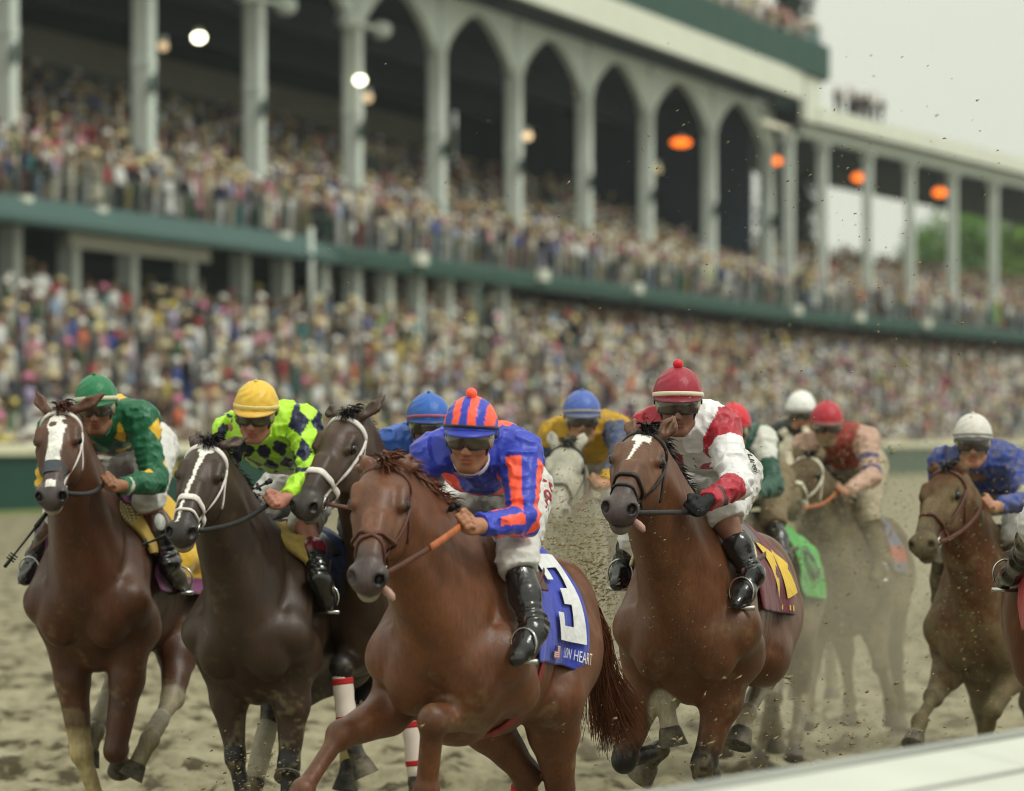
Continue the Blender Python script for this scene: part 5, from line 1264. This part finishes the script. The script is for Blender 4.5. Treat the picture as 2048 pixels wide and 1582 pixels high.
# bandages
wb, mb_, yb = mat('bandage_grey', srgb(170, 164, 144), rough=.9, noise=.15, nscale=30, dirt=.3), mat('bandage_white', srgb(214, 200, 190), rough=.9, noise=.1), mat('bandage_yellow', srgb(196, 180, 120), rough=.9, noise=.1)
rb = mat('bandage_red', srgb(176, 40, 40), rough=.9)
G['h1']['bandage']('hr', .45, .92, wb, .043); G['h1']['bandage']('hl', .35, .9, wb, .043)
G['h2']['bandage']('hl', .2, .98, wb, .047)
for q, m in (((.10, .98), mb_), ((.16, .26), rb), ((.72, .80), rb)): G['h3']['bandage']('fl', *q, m, .047 if m is mb_ else .050); G['h3']['bandage']('fr', *q, m, .047 if m is mb_ else .050)
G['h3']['bandage']('hl', .0, .45, mb_, .05); G['h3']['bandage']('hl', .75, 1.1, yb, .052)
for q, m in (((.10, .95), mb_), ((.16, .30), rb)): G['h4']['bandage']('hl', *q, m, .05 if m is mb_ else .053)
G['h6']['bandage']('hl', .55, 1.0, wb, .05)
decal('h4', 'PdS///', 1092, 962, 1068, 1052, .085, mat('red_print', srgb(160, 24, 34), rough=.6))
decal('h6', 'VLIPSI', 1490, 896, 1490, 946, .028, mat('black_print', srgb(30, 32, 44), rough=.6))
for k2 in (0,):
    t = np.linspace(0, 2 * math.pi, 25)[:-1]; p_ = J['h1']['kn'][1] * .62 + J['h1']['an'][1] * .38; d_ = nrm(A(.3, -.95, .1)); e1 = nrm(A(-.2, 0, 1)); e2 = np.cross(d_, e1); ctr = p_ + d_ * .064
    mb = MB(); mb.add([ctr + e1 * .04 * math.cos(x) + e2 * .026 * math.sin(x) for x in t] + [ctr + d_ * .004 + e1 * .036 * math.cos(x) + e2 * .022 * math.sin(x) for x in t], [(i, (i + 1) % 24, 24 + (i + 1) % 24, 24 + i) for i in range(24)] + [tuple(range(24, 48))]); mb.build('boot_badge', mat('badge', srgb(200, 204, 196), rough=.5, noise=.3, nscale=60), J['h1']['top'])
(_g) = G['h1']; u_, v_ = np.meshgrid(np.linspace(0, 1, 10), np.linspace(-1, 1, 16), indexing='ij'); p_, d_ = _g['HS'](.385 + .07 * u_.ravel(), 50 * v_.ravel(), .003)
mesh_obj('nasal_strip', p_, [(i * 16 + j, i * 16 + 16 + j, i * 16 + 17 + j, i * 16 + 1 + j) for i in range(9) for j in range(15)], mat('nasal_strip', srgb(70, 76, 82), rough=.8, bump=.4, bscale=120), _g['top'])
# reins
for k, mm in (('h1', 'black'), ('h2', 'black'), ('h3', 'brown'), ('h4', 'brown'), ('h5', 'brown'), ('h6', 'black'), ('h9', 'orange'), ('h10', 'brown')):
    for s in (-1, 1): rein(G[k], s, J[k]['hd'][s], mm, .022, *((.0, .012) if k in ('h4', 'h6') else (.02, .02)))
g = G['h4']; a, b = J['h4']['hd'][1], G['h4']['bits'][1]
mb = MB(); t = np.linspace(.0, .45, 8)[:, None]; mb.band(a + (b - a) * t - A(0, .010, 0) + g['rt'] * .012 * np.sin(np.pi * t), [g['rt'] + A(0, -.4, .2)] * 8, .028, .006); mb.build('rein_grip', STRAP['orange'], G['h4']['top'])
# whips
def at(k, s, px, py, Lw): return child(J[k]['hd'][s], px, py, Lw, -1)
h = J['h1']['hd'][-1]; whip(P(98, 1020, 26.3), P(10, 1133, 26.0), 'black whip with feathered flap pointing down left of the white blazed horse')
whip(P(540, 962, 25.3), P(450, 1010, 25.2) * .3 + P(540, 962, 25.3) * .7, 'black whip handle in the hands of the rider in lime and navy')
whip(P(915, 1010, 20.7), P(862, 1042, 20.72), 'black whip handle held above the neck of the leading chestnut')
whip(P(330, 1072, 26.0), P(285, 1090, 25.95), 'short black whip end beside the purple saddle cloth')
whip(P(705, 1075, 27.6), P(668, 1150, 27.5), 'thin whip pointing down between the dark bays')
# ---------------------------------------------------------------- spectators
def person_template(kind, n):
    rings = [(.02, .10, .09, 2), (.45, .11, .09, 2), (.84, .165, .12, 2), (.98, .15, .11, 1), (1.22, .19, .125, 1), (1.38, .175, .10, 1), (1.44, .065, .06, 0), (1.50, .07, .075, 0), (1.58, .08, .095, 0), (1.66, .075, .09, 3), (1.72, .035, .04, 3)]
    if kind == 'dress': rings[0] = (.35, .24, .2, 1); rings[1] = (.55, .21, .17, 1); rings[2] = (.84, .17, .13, 1)
    vs, rg, fs = [], [], []
    for z, a, b, r in rings:
        for k in range(n): t = 2 * math.pi * k / n; vs.append((a * math.cos(t), b * math.sin(t), z)); rg.append(r)
    m = len(rings)
    fs += [(i * n + k, i * n + (k + 1) % n, (i + 1) * n + (k + 1) % n, (i + 1) * n + k) for i in range(m - 1) for k in range(n)]
    def tube(pts, rr, reg, q=5):
        o = len(vs)
        for i, p in enumerate(pts):
            for k in range(q): t = 2 * math.pi * k / q; d = np.array(pts[min(i + 1, len(pts) - 1)]) - np.array(pts[max(i - 1, 0)]); u = nrm(np.cross(d, A(.1, 1, .2))); w = nrm(np.cross(d, u)); x = np.array(p) + rr[i] * (u * math.cos(t) + w * math.sin(t)); vs.append(tuple(x)); rg.append(reg[i])
        for i in range(len(pts) - 1):
            for k in range(q): fs.append((o + i * q + k, o + i * q + (k + 1) % q, o + (i + 1) * q + (k + 1) % q, o + (i + 1) * q + k))
    for s in (-1, 1):
        if kind == 'cheer' or (kind == 'wave' and s > 0): tube([(s * .18, 0, 1.34), (s * .30, -.08, 1.52), (s * .27, -.12, 1.82)], (.06, .045, .035), (1, 1, 0))
        elif kind == 'folded': tube([(s * .19, 0, 1.34), (s * .26, -.05, 1.12), (-s * .02, -.2, 1.12)], (.065, .05, .04), (1, 1, 0))
        else: tube([(s * .19, 0, 1.35), (s * .26, .0, 1.10), (s * .24, -.12, .88)], (.06, .048, .036), (1, 1, 0))
    if kind in ('hat', 'dress', 'folded'):
        R = .27 if kind == 'dress' else .19; o = len(vs); hr = [(R, 1.60), (R * .99, 1.615), (.105, 1.63), (.10, 1.72), (.05, 1.745)]
        for r, z in hr:
            for k in range(n): t = 2 * math.pi * k / n; vs.append((r * math.cos(t), r * 1.1 * math.sin(t), z)); rg.append(4)
        for i in range(len(hr) - 1):
            for k in range(n): fs.append((o + i * n + k, o + i * n + (k + 1) % n, o + (i + 1) * n + (k + 1) % n, o + (i + 1) * n + k))
        fs += [(o + k, o + (k + 1) % n, (m - 2) * n + (k + 1) % n, (m - 2) * n + k) for k in range(n)]
    return np.array(vs), np.array(rg), np.array(fs)
KINDS_ = ['plain', 'hat', 'dress', 'cheer', 'wave', 'folded']
TL = [person_template(k, 6) for k in KINDS_]; TH = [person_template(k, 10) for k in KINDS_]
PAL = [('white', (232, 232, 228), 26), ('cream', (216, 208, 182), 18), ('grey', (140, 142, 142), 9), ('pale blue', (150, 172, 196), 6), ('navy', (40, 46, 78), 9), ('black', (36, 38, 42), 17), ('khaki', (164, 150, 112), 13), ('tan', (178, 150, 124), 8),
       ('pink', (206, 138, 150), 4), ('red', (178, 44, 54), 2.4), ('maroon', (112, 34, 50), 2), ('yellow', (206, 182, 70), 2), ('lime', (158, 196, 74), 1.2), ('teal', (56, 140, 138), 2.5), ('green', (56, 108, 72), 2.5), ('royal blue', (50, 78, 166), 2.5), ('orange', (222, 110, 60), 1.6), ('magenta', (190, 40, 120), .8), ('lilac', (172, 158, 196), 2)]
HATS = [('straw', (214, 198, 152), 14), ('white', (230, 228, 218), 12), ('black', (40, 40, 42), 3), ('brown', (110, 84, 62), 4), ('pink', (212, 130, 160), 2), ('yellow', (214, 200, 110), 1.2), ('red', (170, 50, 56), 1)]
pw = np.array([p[2] for p in PAL]); pw = pw / pw.sum(); hw = np.array([p[2] for p in HATS]); hw = hw / hw.sum()
PC = np.array([srgb(*p[1]) for p in PAL]); PC = PC * .78 + .22 * (PC.mean(1, keepdims=True) * .9 + .03); PC = PC * .86; HC_ = np.array([srgb(*p[1]) for p in HATS])
people = []                     # (x, y, z, kind, top, bottom, hat, skin, hair, scale, yaw, place)
g = np.random.default_rng(12)
def seat(s, w, z, place, dense=1.0):
    if g.random() > dense: return
    p = B(s + g.normal(0, .08), w + g.normal(0, .12), z); x, y = proj(p)
    if x < -1500 or x > 2500 or y < -250: return
    people.append((p[0], p[1], p[2], g.choice(6, p=[.30, .30, .12, .05, .08, .15]), g.choice(len(PAL), p=pw), g.choice(len(PAL), p=pw), g.choice(len(HATS), p=hw), g.random(), g.random(), g.normal(1.15, .09), g.normal(0, .45), place))
for w in np.arange(-11.7, 3.2, .92):
    for s in np.arange(SA, 330, 1.65): seat(s + g.uniform(-.6, .6), w, LOWER(w) - (.38 if w > -10.5 else 0) * (g.random() < .85), 'lower', .9 if w < .5 else .6)
for w in np.arange(.6, 6, .8):
    for s in np.arange(find_s(860, 0), 330, 1.1): seat(s, w, min(7.2, 6.2 + .3 * w), 'lower', .9)
for w in np.arange(.55, 15, .85):
    for s in np.arange(SA, SMAIN - 1, 1.45): seat(s, w, 10 + .44 * max(0, math.floor((w - .8) / .85 + .01) + 1) * .85 if w > .8 else 10, 'upper', .92 if w < 4 else .6 if w < 8 else .35)
for w in np.arange(.55, 8.5, .85):
    for s in np.arange(SMAIN + 4, 330, 1.3): seat(s, w, 10 + .44 * max(0, math.floor((w - .8) / .85 + .01) + 1) * .85 if w > .8 else 10, 'upper', .9)
for w in (.7, 1.6, 2.6):
    for s in np.arange(find_s(1230, .6), s_tp - .3, .62): seat(s, w, 26.0 + .15 * w, 'roof', .95)
s0, s1_ = find_s(1690, .5), find_s(1772, .5)
for k in range(14): seat(s0 + (s1_ - s0) * (k // 2 + .5) / 7, .6 + .6 * (k % 2), 22.75, 'wingtop', 1)
for k in range(len(people)):
    if people[k][11] == 'wingtop': people[k] = people[k][:3] + (0, [5, 0, 5, 5, 10][k % 5], 5) + people[k][6:]
PPL = people; m_crowd = mat('spectator_clothes', attr=True, rough=.8, spec=.15)
order = sorted(range(len(PPL)), key=lambda i: PPL[i][1])
def visible(i):
    x, y = proj(A(*PPL[i][:3]) + A(0, 0, 1.5)); return 0 <= x <= 2048 and 0 < y < 880 and not (y > 745 and (any(abs(x - q) < 60 for q in (190, 510, 860, 945, 1162, 1357))))
chosen = set(); nl = nu = 0
for i in order:
    if not visible(i): continue
    if PPL[i][11] == 'upper' and nu < 110: chosen.add(i); nu += 1
    elif PPL[i][11] == 'lower' and nl < 190: chosen.add(i); nl += 1
    if nl + nu >= 300: break
def verts_cols(idx, TT):
    vs, cs, fs, n = [], [], [], 0
    for kd in range(6):
        ii = [i for i in idx if PPL[i][3] == kd]
        if not ii: continue
        V, R, Fc = TT[kd]; a = np.array([PPL[i][:11] for i in ii], dtype=float)
        th = a[:, 10] + math.atan2(E0[1], E0[0]); cz, sz = np.cos(th), np.sin(th); sc = a[:, 9:10]
        vx = V[None, :, 0] * sc; vy = V[None, :, 1] * sc
        p = np.stack([a[:, 0:1] + vx * cz[:, None] - vy * sz[:, None], a[:, 1:2] + vx * sz[:, None] + vy * cz[:, None], a[:, 2:3] + V[None, :, 2] * sc], -1)
        sk = np.where(a[:, 7:8] < .82, srgb(170, 134, 112), srgb(96, 68, 54)) * (.85 + .3 * a[:, 8:9]); hr = np.where(a[:, 8:9] < .6, srgb(60, 46, 38), srgb(150, 124, 88))
        reg = np.stack([sk, PC[a[:, 4].astype(int)], PC[a[:, 5].astype(int)] * .7, hr, HC_[a[:, 6].astype(int)]], 1)
        c = reg[:, R]; vs.append(p.reshape(-1, 3)); cs.append(c.reshape(-1, 3))
        fs.append((Fc[None] + (n + np.arange(len(ii)) * len(V))[:, None, None]).reshape(-1, 4)); n += len(ii) * len(V)
    return np.concatenate(vs), np.concatenate(cs), np.concatenate(fs)
KW = {0: 'bareheaded', 3: 'bareheaded, both arms raised', 4: 'bareheaded, one arm raised'}
for i in chosen:
    q = PPL[i]; v, c, f = verts_cols([i], TH); base = A(q[0], q[1], q[2]); x, y = proj(base + A(0, 0, 1.4))
    where = ('on the upper balcony, ' if q[11] == 'upper' else 'in the lower crowd, ') + ('far left' if x < 180 else 'left' if x < 420 else 'left of centre' if x < 700 else 'centre' if x < 1100 else 'right of centre' if x < 1500 else 'far right')
    hat = KW.get(q[3]) or ('wide %s hat' % HATS[q[6]][0] if q[3] == 2 else '%s hat' % HATS[q[6]][0])
    o = mesh_obj('person', v - base, f, m_crowd, None, c); o.location = Vector(base)
    tag(o, 'spectator in %s %s, %s, %s' % (PAL[q[4]][0], 'dress' if q[3] == 2 else 'top', hat, where), 'person', 'spectators in the front rows of the stand')
for pl in ('lower', 'upper', 'roof', 'wingtop'):
    idx = [i for i in range(len(PPL)) if PPL[i][11] == pl and i not in chosen]
    if not idx: continue
    v, c, f = verts_cols(idx, TL); o = mesh_obj('crowd', v, f, m_crowd, None, c)
    tag(o, {'lower': 'dense crowd filling the lower seats behind the track fence', 'upper': 'dense crowd filling the upper balcony seats', 'roof': 'crowd along the rooftop terrace above the arches', 'wingtop': 'a few dark suited people on top of the lower roof'}[pl], 'crowd', kind='stuff')
print('PEOPLE', len(PPL))
# ---------------------------------------------------------------- flying dirt and the air
def flying(name, label, boxes, seed, colr):
    g = np.random.default_rng(seed); vs, fs = [], []; n = 0
    T4 = np.array([(1, 1, 1), (-1, -1, 1), (-1, 1, -1), (1, -1, -1)]) * .6
    for (px0, py0, px1, py1, Y0, Y1, cnt, r0, r1) in boxes:
        for _ in range(cnt):
            x = g.normal((px0 + px1) / 2, (px1 - px0) / 3.2); y = g.normal((py0 + py1) / 2, (py1 - py0) / 3.2); Y = g.uniform(Y0, Y1); p = P(x, y, Y)
            if p[2] < .02: continue
            r = r0 + (r1 - r0) * g.random() ** 4
            st = nrm(A(1, g.uniform(-.3, .3), .55 + g.normal(0, .3))); q = T4 + g.normal(0, .3, (4, 3)); q = q + st * (q @ st)[:, None] * g.uniform(.3, 2.2)
            vs.append(p + r * q); fs += [(n, n + 1, n + 2), (n, n + 3, n + 1), (n, n + 2, n + 3), (n + 1, n + 3, n + 2)]; n += 4
    o = mesh_obj(name, np.concatenate(vs), np.array(fs), mat(name, colr, rough=.8, noise=.4, nscale=3), smooth=False); tag(o, label, 'flying dirt', kind='stuff')
flying('flying_dirt', 'spray of flying dirt clods behind and between the galloping horses', [
    (1070, 1040, 1240, 1300, 23.5, 29.5, 9000, .0015, .0065), (1540, 900, 1860, 1420, 30, 36, 5600, .0015, .006), (1820, 900, 2048, 1400, 27, 31, 1700, .001, .004), (1200, 800, 1480, 1400, 21.5, 23, 420, .001, .004),
    (1300, 150, 2040, 800, 22, 30, 800, .0012, .005), (600, 200, 1300, 800, 22, 30, 200, .0012, .004), (1150, 1380, 2000, 1560, 20, 30, 700, .002, .009), (420, 1480, 600, 1600, 23, 26, 200, .002, .007)], 3, srgb(140, 128, 96))
def volume(name, label, v, f, dens, colr):
    m = bpy.data.materials.new(name + '_air'); m.use_nodes = True; t = m.node_tree
    for n in list(t.nodes): t.nodes.remove(n)
    o = t.nodes.new('ShaderNodeOutputMaterial'); p = t.nodes.new('ShaderNodeVolumePrincipled'); p.inputs['Density'].default_value = dens; p.inputs['Color'].default_value = (*colr, 1); p.inputs['Anisotropy'].default_value = .2
    t.links.new(p.outputs['Volume'], o.inputs['Volume']); tag(mesh_obj(name, v, f, m), label, 'haze' if name == 'haze' else 'dust', kind='stuff')
mb = MB(); mb.box((-260, -8, -1.2), (420, 900, 75)); volume('haze', 'thin damp air hanging over the whole racecourse', mb.v[0], mb.f, .00011, (.86, .93, .98))
for c, r, d in ((P(1700, 1330, 34.5), (1.5, 3.0, .75), .045), (P(1800, 1180, 36), (1.3, 2.4, .8), .035), (P(1580, 1220, 33), (.8, 1.6, .7), .06), (P(1940, 1300, 31), (1.3, 2.2, .75), .06), (P(1150, 1230, 27.5), (.7, 2.4, .65), .12), (P(1880, 1050, 36.5), (1.2, 2.0, .7), .06)):
    mb = MB(); mb.ball(c, r, n=32, m=20); v = mb.v[0]; dd = v - c; v = c + dd * (.8 + .4 * vnoise(v, 1.1, 77))[:, None]; v[:, 2] = np.maximum(v[:, 2], .05)
    volume('dust', 'pale sandy dust cloud thrown up among the trailing horses', v, mb.f, d, (.80, .74, .60))
